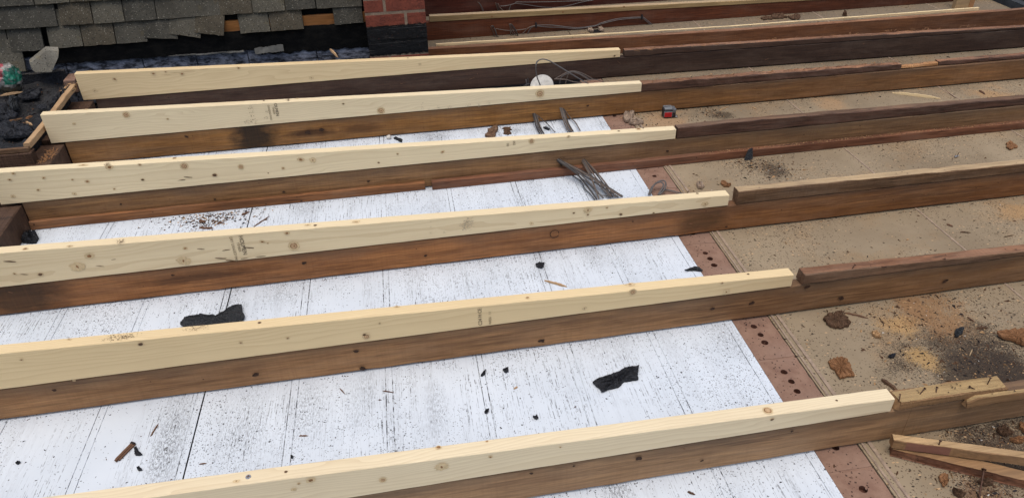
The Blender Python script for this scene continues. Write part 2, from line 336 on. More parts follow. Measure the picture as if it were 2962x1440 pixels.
def brown_board():
    t = NT('old_plasterboard_back')
    n = t.noise(t.coord((1, 1, 1)), 2.2, 5, .6); n2 = t.noise(t.coord((1, 1, 1), (5, 3, 0)), 9, 4, .65)
    c = t.mix(t.ramp(n, .35, .7), (.305, .240, .158), (.205, .156, .102))
    c = t.mix(t.ramp(n2, .5, .8, 0, .4), c, (.185, .14, .085))
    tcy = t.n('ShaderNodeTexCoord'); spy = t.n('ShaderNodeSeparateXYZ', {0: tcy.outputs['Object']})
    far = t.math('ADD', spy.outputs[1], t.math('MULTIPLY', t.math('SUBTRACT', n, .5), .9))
    c = t.mix(t.ramp(far, 1.75, 2.5, 0, .72), c, (.155, .122, .086))  # far boards darker: older dirt, with their shade mixed into the colour
    d = t.ramp(t.noise(t.coord((1, 1, 1), (2, 9, 0)), 3.0, 4, .65), .40, .68, .03, .6)
    saw = t.math('MULTIPLY', t.ramp(t.noise(t.coord((1, 1, 1), (7, 2, 0)), 3.6, 5, .7), .52, .70), t.ramp(t.noise(t.coord((1, 1, 1)), 260, 2), .4, .6, .35, 1.))
    c = t.mix(t.math('MULTIPLY', saw, .45), c, (.34, .20, .09))
    tc = t.n('ShaderNodeTexCoord')
    for (x, y, rad, col, amt) in SPILL:
        dv = t.n('ShaderNodeVectorMath', {0: tc.outputs['Object'], 1: (x, y, 0)}, operation='DISTANCE').outputs['Value']
        k = t.math('ADD', dv, t.math('MULTIPLY', t.math('SUBTRACT', t.noise(t.coord((1, 1, 1), (x * 3, y, 0)), 8, 5, .7), .5), rad * 2.4))
        gr = t.math('ADD', t.math('MULTIPLY', t.ramp(k, rad * .2, rad * 1.5, 1, 0), .5), t.noise(t.coord((1, 1.25, 1), (x, y * 2, 0)), 210, 3, .75))
        c = t.mix(t.math('MULTIPLY', t.ramp(gr, .80, .90), amt), c, col)
    c = speck(t, c, 210, (.075, .05, .035), d, .42, (0, 0, 0), .85, (1, 1.2, 1))
    c = speck(t, c, 120, (.03, .022, .018), t.math('MULTIPLY', d, .4), .34, (3, 0, 0), .9, (.8, 1.2, 1))
    c = speck(t, c, 150, (.5, .33, .18), t.math('MULTIPLY', d, .3), .36, (6, 2, 0), .8, (.7, 1.3, 1))
    return t.out(c, .9, t.math('ADD', n2, t.math('MULTIPLY', saw, .5)), .003, .1)
SPILL = [(*p, r, c, a) for p, r, c, a in [
    ((1.5359, 0.224), .24, (.05, .038, .028), .85), ((1.6305, 0.1574), .22, (.04, .03, .024), .9),
    ((1.4541, 0.4106), .07, (.40, .25, .11), .8), ((1.4437, 0.2694), .06, (.38, .24, .10), .8),
    ((2.2319, 0.8947), .13, (.37, .225, .105), .7), ((2.8285, 1.8423), .13, (.37, .225, .11), .7),
    ((1.2526, 1.8411), .16, (.35, .21, .11), .6), ((1.5266, 1.8516), .06, (.06, .045, .03), .8),
    ((1.4148, -0.049), .16, (.05, .035, .026), .9), ((2.0533, 1.8709), .10, (.34, .21, .11), .6),
    ((1.5049, 1.3312), .08, (.06, .045, .033), .8), ((1.5615, 0.4507), .14, (.24, .13, .06), .8),
    ((1.2969, -0.1648), .07, (.13, .07, .04), .8)]]
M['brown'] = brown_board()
M['seam'] = flatmat('board_joint_ridge', (.30, .225, .165), .9, .25, 70, .1, .002)
def brickmat(name, a, b):
    t = NT(name); n = t.noise(t.coord(), 30, 5, .65); n2 = t.noise(t.coord(), 7, 3)
    c = t.mix(t.ramp(n, .35, .7), a, b); c = t.mix(t.ramp(n2, .5, .72, 0, .5), c, (.30, .205, .155))
    c = speck(t, c, 190, (.05, .03, .025), .14, .4); return t.out(c, .9, n, .004, .1)
M['pink'] = brickmat('dusty_pink_brick', (.265, .165, .118), (.195, .112, .08))
M['hole'] = flatmat('brick_hole', (.105, .048, .034), .95, .4, 90, .05, 0)

# ------------------------------------------------------------------ layout numbers
Y = [0.0, 0.4794, 0.927, 1.4359, 1.9129, 2.3498]       # front faces of the six joists that carry new timber
W = .0345; H = .1008
zt = lambda x: .18293 - .03397 * x               # top of the new tapered firrings
SK = -.02506                                      # the ceiling boards lie a touch out of square to the joists

# ------------------------------------------------------------------ floor of the open roof (the ceiling boards of the room below)
b = MB(); b.box(-3.2, 5.4, -1.6, 4.6, -.10, -.03)  # near-black slab: the darkness of the void is put into its colour
tag(b.build('void_shade_slab', M['groove']), 'near-black slab standing in for the dark void below the ceiling boards', None, None, 'structure')

JX = [(-.925, 0), (-.907, 0), (-.690, 0), (-.672, 0), (-.456, 1), (-.438, 2), (-.2195, 0), (-.2005, 1), (.0225, 1), (.040, 1), (.266, 0), (.281, 1), (.508, 0), (.526, 1), (.748, 0), (.767, 1), (.978, 0)]
b = MB(); xs = [-1.20]; fills = []
prev = -1.20
for x, k in JX:
    g = (.0009, .0013, .0019)[k]
    b.box(prev, x - g, -.62, 2.32, -.012, 0); fills.append((x, g, k)); prev = x + g
b.box(prev, 1.002, -.62, 2.32, -.012, 0)
for x, g, k in fills: b.box(x - g - .0004, x + g + .0004, -.615, 2.315, -.011, -.0012, 2 if k == 2 else 1)
o = b.build('ceiling', [M['white'], M['groove2'], M['groove']]); o.rotation_euler.z = SK
tag(o, 'white ceiling boards speckled with black grit between the joists', None, None, 'structure')

b = MB()
b.box(1.1135, 5.2, -.9, 3.60, -.012, 0)
b.box(.30, 1.110, 2.50, 3.58, -.012, 0); 
for sx in (1.877, 2.640, 3.40):
    b.beam(-.9, 3.5, -.0035, .0035, -.002, .0022, 60, .0006, .001, m=1)
    n = 61 * 8; b.v[-n:] = [(sx + v[1], v[0], v[2]) for v in b.v[-n:]]
for sx, w in ((1.1215, .003), (1.139, .0045)):
    b.beam(-.9, 2.3, -w, w, -.002, .003, 90, .0012, .001, m=1)
    n = 91 * 8; b.v[-n:] = [(sx + v[1], v[0], v[2]) for v in b.v[-n:]]
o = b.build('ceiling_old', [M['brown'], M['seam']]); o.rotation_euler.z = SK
tag(o, 'old grey brown ceiling boards littered with grit and sawdust', None, None, 'structure')

# brick wall head between the two ceilings: perforated bricks laid along Y
wall = empty('brick_wall', (1.05, 0, -.03), 'dusty pink perforated bricks showing in a strip beside the white ceiling', 'brick wall')
def perf_brick(y0, y1, holes):
    bm = bmesh.new(); x0, x1 = 1.0035, 1.1115; zt_ = -.0015
    ed = []
    def loop(pts):
        vs = [bm.verts.new((p[0], p[1], zt_)) for p in pts]
        for i in range(len(vs)): ed.append(bm.edges.new((vs[i], vs[(i + 1) % len(vs)])))
        return vs
    nn = 10
    out = [(x0 + U(0, .001), y0 + (y1 - y0) * k / nn + (U(-.001, .001))) for k in range(nn + 1)] + [(x1 + U(-.002, .001), y1 - (y1 - y0) * k / nn) for k in range(nn + 1)]
    ov = loop(out); hv = []
    for hx, hy, r in holes:
        ph = [(hx + r * (1 + U(-.08, .08)) * math.cos(2 * math.pi * k / 14), hy + r * math.sin(2 * math.pi * k / 14)) for k in range(14)]
        hv.append((loop(ph), ph))
    bmesh.ops.triangle_fill(bm, use_beauty=True, use_dissolve=False, edges=ed)
    bm.verts.index_update(); mb = MB()
    fs = []
    for f in bm.faces:
        if f.normal.z < 0: f.normal_flip()
        fs.append([v.index for v in f.verts])
    mb.add([v.co for v in bm.verts], fs, 0)
    for vs, ph in hv:
        n = len(ph); rough = -.014
        mb.add([(p[0], p[1], zt_) for p in ph] + [(p[0], p[1], rough) for p in ph], [(k, k + n, (k + 1) % n + n, (k + 1) % n) for k in range(n)] + [tuple(range(n, 2 * n))], 1)
    n = len(out)
    mb.add([(p[0], p[1], zt_) for p in out] + [(p[0], p[1], -.03) for p in out], [(k, k + n, (k + 1) % n + n, (k + 1) % n) for k in range(n)], 0)
    bm.free(); return mb
yy = -.62
hole_rows = []
while yy < 2.2:
    hs = [(1.056 + U(-.002, .002), yy + .1 + d + U(-.002, .002), .0095 * U(.85, 1.1)) for d in (-.0345, 0, .0345)]
    if -.15 < yy + .09 < 0.0: hs = hs[:2]
    if yy > 1.2: hs = hs[1:2]
    o = perf_brick(yy + .002, yy + .182, hs).build('brick', [M['pink'], M['hole']], wall, loc=(1.05, yy + .09, -.03))
    yy += .187
b = MB(); b.box(1.005, 1.110, -.615, 2.2, -.030, -.0165)
for k in range(15): b.box(1.0045, 1.1105, -.62 + .187 * k - .006, -.62 + .187 * k + .003, -.0164, -.0028)
b.build('mortar', M['pink'], wall)
wall.rotation_euler.z = SK

# ------------------------------------------------------------------ joists
FR = Vector((0, -1, 0))
def knots_front(mb, kn, base, k0=1):
    """(x, z, r, kind) on the front face; kinds: 0 small knot, 1 ringed knot, 2 dark, 3 faint swirl, 4 grey smudge, 5 grain fleck"""
    for x, z, r, kind in kn:
        y = base - .0013; a = U(-.3, .3)
        X = (1, 0, 0); Z = (0, 0, 1)
        if kind == 0: mb.disc((x, y, z), X, Z, r * 1.5, r * 1.05, k0 + 2, rot=a); mb.disc((x, y - .0003, z), X, Z, r * .7, r * .5, k0, rot=a)
        elif kind == 1:
            mb.disc((x, y, z), X, Z, r * 1.55, r * 1.45, k0 + 2, 18, .07); mb.disc((x, y - .0003, z), X, Z, r * .92, r * .92, k0, 16, .06); mb.disc((x, y - .0006, z), X, Z, r * .74, r * .74, k0 + 3, 16, .06)
            mb.disc((x + r * .1, y - .0009, z), X, Z, r * .25, r * .2, k0, 10)
        elif kind == 2: mb.disc((x, y, z), X, Z, r * 1.5, r, k0 + 2, rot=a); mb.disc((x, y - .0003, z), X, Z, r, r * .7, k0 + 1, rot=a)
        elif kind == 3:
            for q, m in ((1.5, k0 + 2),): mb.disc((x, y, z), X, Z, r * q * .9, r * q * .7, m, 18, .2)
            mb.disc((x, y - .0003, z), X, Z, r * .22, r * .34, k0, 10, .3, rot=a)
        elif kind == 4:
            for _ in range(26): mb.disc((x + rnd.gauss(0, .5) * r, y - U(0, .0006), z + rnd.gauss(0, .45) * r), X, Z, r * U(.05, .2), r * U(.03, .1), k0 + 4, 8, .4, rot=U(-.4, .4))
        elif kind == 5: mb.disc((x, y, z), X, Z, r, max(.0007, r * .10), k0 + 1, 8, .3, rot=U(-.25, .1))
        elif kind == 7: mb.disc((x, y, z), X, Z, r, .0006, k0, 8, .3, rot=-.05)
        elif kind == 6:
            for _ in range(14): mb.disc((x + U(-1, 1) * r, y - U(0, .0006), z + U(-1, 1) * r), X, Z, r * U(.05, .2), r * U(.03, .1), k0 + 1, 7, .5, rot=U(0, 3))
def knots_top(mb, kn, y0, k0=1):
    sl = Vector((1, 0, -.03397)).normalized(); YY = (0, 1, 0)
    for x, dy, r, kind in kn:
        dy = min(max(dy, .006), W - .006)
        c = Vector((x, y0 + dy, zt(x) + .0010)); up = Vector((0, 0, .0003))
        if kind == 0: mb.disc(c, sl, YY, r * 1.7, r * 1.2, k0 + 2); mb.disc(c + up, sl, YY, r, r * .8, k0)
        elif kind == 1: mb.disc(c, sl, YY, r * 1.4, r * 1.3, k0 + 2, 18, .07); mb.disc(c + up, sl, YY, r, r, k0, 16); mb.disc(c + up * 2, sl, YY, r * .75, r * .72, k0 + 3, 16)
        elif kind == 2: mb.disc(c, sl, YY, r, r * .8, k0 + 1)
        elif kind == 3: mb.disc(c, sl, YY, r * 1.5, r * .8, k0 + 2, 14, .25); mb.disc(c + up, sl, YY, r * .5, r * .25, k0, 10, .3)
        elif kind == 6:
            for _ in range(90): mb.disc(c + Vector((rnd.gauss(0, .75) * r, max(-.012, min(.012, rnd.gauss(0, .007))), U(0, .0004))), sl, YY, U(.0004, .0017), U(.0003, .0009), k0 + 1, 6, .4, rot=U(0, 3))

JL = ['old reddish brown joist under the nearest new timber at the bottom of the photo', 'old brown joist with dark knots carrying the stamped C24 timber',
      'old brown joist with a ringed knot carrying the grey smudged timber', 'old brown joist with a ledger batten along its foot and cable bundles through it',
      'old orange brown joist behind the red tape measure with cables through it', 'very dark brown joist behind the round junction box']
JKN = [[(0.3313, 0.0899, 0.0051, 0), (0.5689, 0.0812, 0.009, 0), (0.424, 0.0914, 0.0037, 0), (0.7196, 0.0398, 0.0046, 0), (1.1374, -0.0081, 0.0032, 0), (1.0916, -0.0707, 0.0041, 0), (0.9247, 0.0905, 0.0046, 0)],
       [(-0.0232, 0.0145, 0.0091, 0), (-0.29, 0.0435, 0.0089, 0), (-0.7596, 0.0788, 0.0059, 0), (0.4584, 0.027, 0.0094, 0), (0.9457, 0.0605, 0.0067, 0), (1.0626, 0.0616, 0.0087, 0), (1.3402, 0.0355, 0.01, 0), (1.6697, 0.0482, 0.0091, 0), (1.5371, 0.0074, 0.0091, 0), (1.222, 0.0933, 0.0088, 0), (-0.0321, 0.0767, 0.0072, 0)],
       [(0.5991, 0.0695, 0.0155, 1), (0.1838, 0.0429, 0.0054, 0), (-0.185, 0.0676, 0.0084, 0), (1.1897, 0.0203, 0.0046, 0), (0.8587, 0.0832, 0.0034, 0), (-0.5652, 0.0779, 0.0051, 0)],
       [(0.0198, 0.0531, 0.0063, 0), (-0.284, 0.044, 0.0062, 0), (1.1672, 0.0539, 0.0067, 0), (-0.5232, 0.0426, 0.0049, 0), (-0.835, 0.0608, 0.0048, 0), (1.8761, 0.0741, 0.0097, 0), (2.1243, 0.057, 0.0084, 0)],
       [(-0.218, 0.0528, 0.0129, 0), (0.9787, 0.0597, 0.006, 0), (2.0004, -0.0009, 0.0127, 0), (2.0476, 0.0184, 0.0111, 0), (-0.6901, 0.0819, 0.007, 0), (-0.1608, 0.0596, 0.0115, 0)],
       [(0.1013, 0.0973, 0.0064, 0), (1.4889, 0.0331, 0.0069, 0)]]
skr = [0, 0, 0, -.004, -.008, -.03]
joists = []
for i, y in enumerate(Y):
    xl = -1.143 if i > 2 else -1.62
    b = MB(); xr = [2.3, 2.9, 3.2, 3.6, 3.9, 4.2][i]
    b.beam(xl, 1.22, y + .0016, y + W, 0.005, H, 90, .0013, .0028, seed=i * 7)
    b.beam(1.22, xr, y + .0016, y + W, 0.005, H, 70, .0013, .0028, seed=i * 7 + 3, skew=skr[i])
    for x, z, r, kind in JKN[i]:
        if z < .012 or z > .095: continue
        if kind == 1:
            b.disc((x, y - .0016, z), (1, 0, 0), (0, 0, 1), r, r * .95, 1, 18, .08); b.disc((x, y - .0019, z), (1, 0, 0), (0, 0, 1), r * .86, r * .82, 0, 18, .05)
        else:
            b.disc((x, y - .0016, z), (1, 0, 0), (0, 0, 1), r, r * .62, 1, 12, .25, rot=U(-.4, .4))
    for _ in range(26):
        x = U(xl + .05, min(xr, 2.8)); z = U(.012, .092); yy = y + .0004 + (skr[i] * (x - 1.22) if x > 1.22 else 0)
        if U(0, 1) < .45: b.disc((x, yy, z), (1, 0, 0), (0, 0, 1), U(.0012, .0024), U(.0012, .002), 1, 8, .2)
        else: b.disc((x, yy, z), (1, 0, 0), (0, 0, 1), U(.004, .014), U(.0005, .001), 2, 7, .4, rot=U(-1.2, 1.2))
    o = b.build('ceiling_joist', [M['joist%d' % i], M['jknot'], M['topworn']], loc=(xl, y, 0))
    tag(o, JL[i], 'joist', 'old ceiling joists under the new timbers'); joists.append(o)

# ------------------------------------------------------------------ new tapered firrings
XE = [1.1614, 1.1712, 1.182, 1.1935, 1.2174, 1.2574]
NL = ['nearest new pale firring, with a shiny screw head, crossing the bottom of the photo',
      'new yellowish firring stamped C24, second from the front of the photo',
      'new pale firring with a name stamp, black flecks and a grey smudge',
      'new pale firring dotted with many small brown knots at its left end',
      'new pale firring in front of the round junction box, smeared stamp on it',
      'farthest new pale firring, passing in front of the brick chimney']
KF = [[(-0.1123, 0.1757, 0.0068, 0), (0.0246, 0.1427, 0.0049, 1), (0.1446, 0.1545, 0.0099, 3), (0.2453, 0.1619, 0.0035, 0), (0.8669, 0.1411, 0.0038, 2), (-0.1358, 0.1709, 0.0027, 0), (-0.1483, 0.1562, 0.0041, 3), (0.3923, 0.1582, 0.0022, 0)],
      [(-0.5293, 0.1882, 0.0058, 2), (-0.7958, 0.1863, 0.0033, 0), (-0.3036, 0.1533, 0.0034, 0), (-0.0001, 0.1216, 0.0071, 1), (-0.0045, 0.1281, 0.0035, 2), (-0.1917, 0.1487, 0.0035, 0), (0.0375, 0.1588, 0.0026, 0), (0.7066, 0.1553, 0.0074, 1), (0.9602, 0.1471, 0.0038, 0), (-0.7068, 0.1023, 0.0025, 0), (0.9771, 0.1149, 0.0086, 3), (0.5748, 0.1211, 0.0055, 3)],
      [(-0.7674, 0.1762, 0.0089, 0), (-0.8091, 0.1446, 0.0149, 3), (-0.9132, 0.1328, 0.0059, 2), (-0.977, 0.1446, 0.0039, 0), (-0.5231, 0.1246, 0.0143, 3), (-0.5077, 0.1667, 0.005, 0), (-0.2161, 0.1811, 0.0061, 0), (-0.2043, 0.1338, 0.0114, 1), (-0.2907, 0.1604, 0.0051, 0), (-0.2761, 0.1535, 0.0031, 0), (0.325, 0.1515, 0.0171, 4), (0.3241, 0.1327, 0.015, 4), (0.3083, 0.1411, 0.0128, 4), (0.2085, 0.1665, 0.0032, 4), (0.2081, 0.1478, 0.0042, 4), (0.2055, 0.1267, 0.0043, 4), (0.2479, 0.1211, 0.0054, 4), (0.7056, 0.1453, 0.0109, 3), (0.6595, 0.1409, 0.0033, 2), (0.7063, 0.1286, 0.0033, 2), (0.8157, 0.1161, 0.0055, 2), (0.5234, 0.1197, 0.0054, 3), (0.9267, 0.1074, 0.0034, 2), (0.7679, 0.1465, 0.0033, 0), (1.1012, 0.1198, 0.009, 3), (-0.9543, 0.1389, 0.0118, 5), (-0.75, 0.1385, 0.01, 5), (-0.3325, 0.1452, 0.0154, 5), (-0.3967, 0.1453, 0.0123, 5), (-0.4175, 0.1184, 0.0185, 5), (-0.3922, 0.1073, 0.0186, 5), (-0.3539, 0.1095, 0.0103, 5), (-0.3036, 0.1099, 0.0145, 5), (-0.4642, 0.1583, 0.0122, 5), (-0.7072, 0.1556, 0.008, 5), (-0.9737, 0.1862, 0.0195, 5)],
      [(-1.1274, 0.2151, 0.0046, 0), (-1.1458, 0.1937, 0.0046, 0), (-1.0423, 0.1885, 0.0046, 0), (-1.0744, 0.1457, 0.0047, 0), (-1.1587, 0.1316, 0.0058, 3), (-0.9137, 0.1605, 0.0059, 0), (-0.9573, 0.1722, 0.0035, 0), (-0.8292, 0.2054, 0.0094, 0), (-0.7319, 0.2039, 0.0047, 0), (-0.8385, 0.122, 0.0036, 0), (-0.9681, 0.1183, 0.0059, 3), (-0.7387, 0.1471, 0.0048, 2), (-0.593, 0.1832, 0.0095, 1), (-0.5025, 0.138, 0.0073, 2), (-0.409, 0.1602, 0.0073, 1), (-0.2034, 0.1664, 0.0086, 0), (-0.269, 0.1393, 0.0049, 0), (-0.3227, 0.1259, 0.0024, 2), (0.1356, 0.152, 0.0037, 0), (0.2979, 0.1431, 0.0063, 0), (0.0645, 0.1248, 0.0038, 2), (0.6288, 0.1521, 0.0077, 1), (0.7697, 0.156, 0.0052, 3), (-0.5901, 0.1397, 0.0169, 5), (-0.6117, 0.1312, 0.0145, 5), (-0.1627, 0.1592, 0.0098, 3)],
      [(-0.888, 0.1952, 0.0095, 1), (-0.7418, 0.1636, 0.0041, 0), (-0.4205, 0.1805, 0.0097, 6), (-0.4232, 0.1539, 0.0125, 6), (-0.4458, 0.123, 0.0126, 4), (-0.4187, 0.1234, 0.0126, 6), (0.0906, 0.1205, 0.0115, 1), (-0.0572, 0.1647, 0.0042, 2), (0.7638, 0.1348, 0.0133, 1), (0.2879, 0.1098, 0.0058, 4), (0.3316, 0.1104, 0.0087, 4), (0.3754, 0.1109, 0.0102, 4), (0.4561, 0.1097, 0.0088, 4), (0.5004, 0.1087, 0.0103, 4), (0.5406, 0.1128, 0.0088, 4), (0.2625, 0.1353, 0.0058, 6), (0.2624, 0.1168, 0.0058, 6), (-1.084, 0.1762, 0.0054, 3), (-0.3581, 0.1552, 0.0084, 6), (-0.3685, 0.1367, 0.0084, 6)],
      [(-1.1316, 0.1436, 0.0091, 3), (-1.0371, 0.1878, 0.0075, 0), (-0.8734, 0.1992, 0.0076, 0), (-0.8205, 0.2027, 0.0046, 0), (-0.756, 0.1878, 0.0076, 0), (-0.5142, 0.1947, 0.0062, 0), (-0.2075, 0.1236, 0.0079, 3), (0.2885, 0.1469, 0.0064, 3), (1.2292, 0.1119, 0.005, 2), (-0.8241, 0.1887, 0.0244, 7), (-0.7791, 0.1945, 0.0274, 7), (-0.7271, 0.198, 0.0275, 7), (-0.6603, 0.202, 0.0214, 7)]]
KTp = [[(-0.2514, 0.0095, 0.0047, 3), (-0.1589, 0.0167, 0.0034, 2), (0.1431, 0.0318, 0.0043, 0), (0.2436, 0.028, 0.0021, 0), (0.8619, 0.0127, 0.0083, 1), (1.0284, 0.0157, 0.0031, 2)],
       [(-0.6924, 0.0271, 0.0041, 3), (-0.5904, 0.0143, 0.0232, 6), (-0.4009, 0.0228, 0.0212, 6), (-0.2529, 0.019, 0.0043, 2), (0.0849, 0.029, 0.0053, 3), (0.4232, 0.0131, 0.0036, 0), (0.7081, 0.0262, 0.0093, 3), (1.0463, 0.021, 0.0038, 2), (-0.5583, 0.0168, 0.0183, 6)],
       [(-0.928, 0.0099, 0.0049, 0), (-0.1332, 0.0134, 0.0052, 2), (-0.1555, 0.0189, 0.0062, 3), (1.0814, 0.0242, 0.0045, 2), (-0.811, 0.0004, 0.0059, 3), (-0.0133, 0.0148, 0.0083, 3), (-0.6738, 0.0006, 0.0079, 6)],
       [(-0.9138, 0.0142, 0.0105, 3), (-0.6237, 0.0233, 0.0048, 0), (1.0509, 0.0227, 0.0066, 0), (1.0711, 0.0293, 0.004, 2), (0.9704, 0.0155, 0.0052, 2), (-0.8371, 0.0079, 0.0059, 6)],
       [(-0.3686, 0.0237, 0.0042, 2), (-0.2723, 0.0175, 0.0042, 6), (-0.2376, 0.0273, 0.0056, 3), (-1.0355, 0.0331, 0.0054, 3), (0.9828, 0.029, 0.0045, 2)], [(-0.9402, 0.0369, 0.0046, 2), (-0.7224, 0.0297, 0.0046, 3), (-1.1373, 0.0332, 0.006, 3), (0.2375, 0.012, 0.0048, 2)]]
def text_mesh(txt, size):
    cu = bpy.data.curves.new('stamp', 'FONT'); cu.body = txt; cu.size = size; cu.align_x = 'LEFT'
    ob = bpy.data.objects.new('stamp', cu); COL.objects.link(ob)
    dg = bpy.context.evaluated_depsgraph_get(); me = bpy.data.meshes.new_from_object(ob.evaluated_get(dg))
    bpy.data.objects.remove(ob); bpy.data.curves.remove(cu); return me
def stamp(parent, lines, y):
    """lines: (text, height, x, z, direction, ink)"""
    vs = []; fs = []; ms = []
    for txt, size, x, z, d, ink in lines:
        me = text_mesh(txt, size); b0 = len(vs)
        for v in me.vertices:
            tx, ty = v.co.x, v.co.y
            vs.append((x + ty, y - .0030, z - tx) if d < 0 else (x - ty, y - .0030, z + tx))
        for p in me.polygons: fs.append([b0 + k for k in p.vertices]); ms.append(ink)
        bpy.data.meshes.remove(me)
    mb = MB(); mb.v = vs; mb.f = fs; mb.m = ms; mb.sm = [False] * len(fs)
    return mb.build('stamp', [M['ink'], M['inkpale']], parent)
new = []
for i, y in enumerate(Y):
    xl = [-1.62, -1.62, -1.45, -1.206, -1.191, -1.191][i]
    mb = MB(); mb.beam(xl, XE[i], y - .0012, y + .0329, H + .0022, zt, 110, .0004, .0016, seed=40 + i * 5)
    knots_front(mb, KF[i], y - .0012); knots_top(mb, KTp[i], y)
    o = mb.build('firring_timber', [M['new%d' % i], M['knot'], M['knotdk'], M['halo'], M['halo2'], M['smudge']], loc=(xl, y, H))
    tag(o, NL[i], 'timber', 'new pale firrings on the old joists'); new.append(o)
s0 = [(0.2982, 0.1097, 0.0009, 0), (0.3193, 0.1086, 0.0009, 0), (-0.3525, 0.1906, 0.001, 0), (-0.3744, 0.1887, 0.001, 0), (-0.3655, 0.162, 0.001, 0), (0.5596, 0.1423, 0.0013, 0), (-0.328, 0.1926, 0.0014, 0), (-0.349, 0.1887, 0.0014, 0), (-0.3387, 0.1788, 0.0014, 0)]
stamp(new[1], [('C24 H CE', .0135, s0[0][0], s0[0][1], 1, 0), ('W826   11', .010, s0[1][0] + .004, s0[1][1], 1, 1)], Y[1])
stamp(new[2], [('HOLMEN', .0165, s0[2][0], s0[2][1] - .001, -1, 0), ('TIMBER', .0105, s0[2][0] - .0105, s0[2][1] - .022, -1, 1), ('DRY GRADED 0402', .0105, s0[2][0] - .026, s0[2][1] - .001, -1, 1)], Y[2])
stamp(new[3], [('05', .012, s0[5][0] - .016, s0[5][1] - .001, 1, 1), ('350', .0125, s0[5][0] + .008, s0[5][1] - .001, 1, 1)], Y[3])
stamp(new[4], [('OLMEN', .0165, s0[6][0], s0[6][1] - .001, -1, 0), ('TIMBER', .0100, s0[6][0] - .010, s0[6][1] - .014, -1, 1), ('GRADED 0402', .0105, s0[6][0] - .026, s0[6][1] - .006, -1, 1)], Y[4])
# screw heads on the nearest timber
sx, sdy = (-0.2302, 0.0168)
b = MB(); b.cyl((sx, Y[0] + sdy, zt(sx) - .001), (0, 0, 1), .0062, .0022, 0, 18, .0050); b.box(sx - .0035, sx + .0035, Y[0] + sdy - .0008, Y[0] + sdy + .0008, zt(sx) + .0011, zt(sx) + .0014, 1); b.box(sx - .0008, sx + .0008, Y[0] + sdy - .0035, Y[0] + sdy + .0035, zt(sx) + .0015, zt(sx) + .0017, 1)
b.build('screw', [M['steel'], M['knotdk']], new[0])

# ------------------------------------------------------------------ old firrings on the right-hand half
def lerp(pts):
    def f(x):
        for (a, za), (c, zc) in zip(pts, pts[1:]):
            if x <= c: return za + (zc - za) * (x - a) / (c - a)
        return pts[-1][1]
    return f
def firring(i, x0, x1, top, side_m, top_m, label, w=W, zb=H + .002, n=70, jit=.0016, skew=0, group='old firrings on the right half', endj=.002, y0=None):
    y = (Y[i] if y0 is None else y0)
    mb = MB(); mb.beam(x0, x1, y - .001, y + w, zb, top, n, jit, .0026, endj=endj, skew=skew, seed=x0 * 10 + i)
    k = n * 8
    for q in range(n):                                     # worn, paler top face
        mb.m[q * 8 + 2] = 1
    for _ in range(10):
        x = U(x0 + .03, x1 - .03); mb.disc((x, y + skew * (x - x0) + U(.005, w - .005), (top(x) if callable(top) else top) + .0017), (1, 0, 0), (0, 1, 0), U(.001, .004), U(.0007, .0016), 2, 7, .4, rot=U(0, 3))
    o = mb.build('old_firring', [side_m, top_m, M['jknot']], loc=(x0, y, zb)); return tag(o, label, 'timber', group)
F5 = firring(5, 1.281, 3.55, lerp([(1.28, .1345), (1.985, .128), (2.62, .124), (3.5, .113)]), M['joist5'], M['topworn'], 'dark brown old firring running right from the farthest new timber', skew=-.03)
F4 = firring(4, 1.222, 2.455, lerp([(1.22, .1385), (1.77, .136), (2.46, .127)]), M['fold2'], M['topworn'], 'dark red brown old firring broken off splintered at its right end', skew=-.004, jit=.0028, endj=.012)
firring(4, 2.470, 2.655, lerp([(2.46, .113), (2.655, .119)]), M['fresh'], M['fresh'], 'short pale orange split piece of firring between two dark red lengths', skew=-.004, jit=.003, w=W * .7)
firring(4, 2.662, 3.45, lerp([(2.66, .121), (3.4, .116)]), M['fold2'], M['topworn'], 'thin dark red old firring at the right edge beyond the pale split piece', skew=-.004, jit=.002)
firring(3, 1.201, 3.2, lerp([(1.2, .147), (1.48, .1485), (2.7, .133), (3.2, .125)]), M['fold2'], M['fold'], 'dark red old firring butting the new timber with many small knots')
firring(2, 1.214, 2.9, lerp([(1.2, .1515), (1.6, .146), (2.27, .136), (2.9, .13)]), M['fold3'], M['toplight'], 'tan rough sawn old firring with a square pale cut end and pale top')
firring(1, 1.205, 2.5, lerp([(1.2, .1385), (1.55, .1285), (1.9, .1205), (2.5, .112)]), M['fold'], M['topworn'], 'brown old firring with nails in its top, beyond the C24 stamped timber')
firring(0, 1.180, 1.455, lerp([(1.18, .125), (1.345, .1245), (1.45, .121)]), M['offcut'], M['fold4'], 'short yellow piece of old firring with nails in its top at bottom right', w=W * 1.15, jit=.002, endj=.006)
F0b = firring(0, 1.348, 2.1, lerp([(1.34, .104), (1.37, .117), (1.5, .111), (2.1, .10)]), M['offcut'], M['fold4'], 'yellow split firring lapping in front of the short nailed piece at the right edge', w=.013, y0=-.0142, endj=.004, zb=.089)

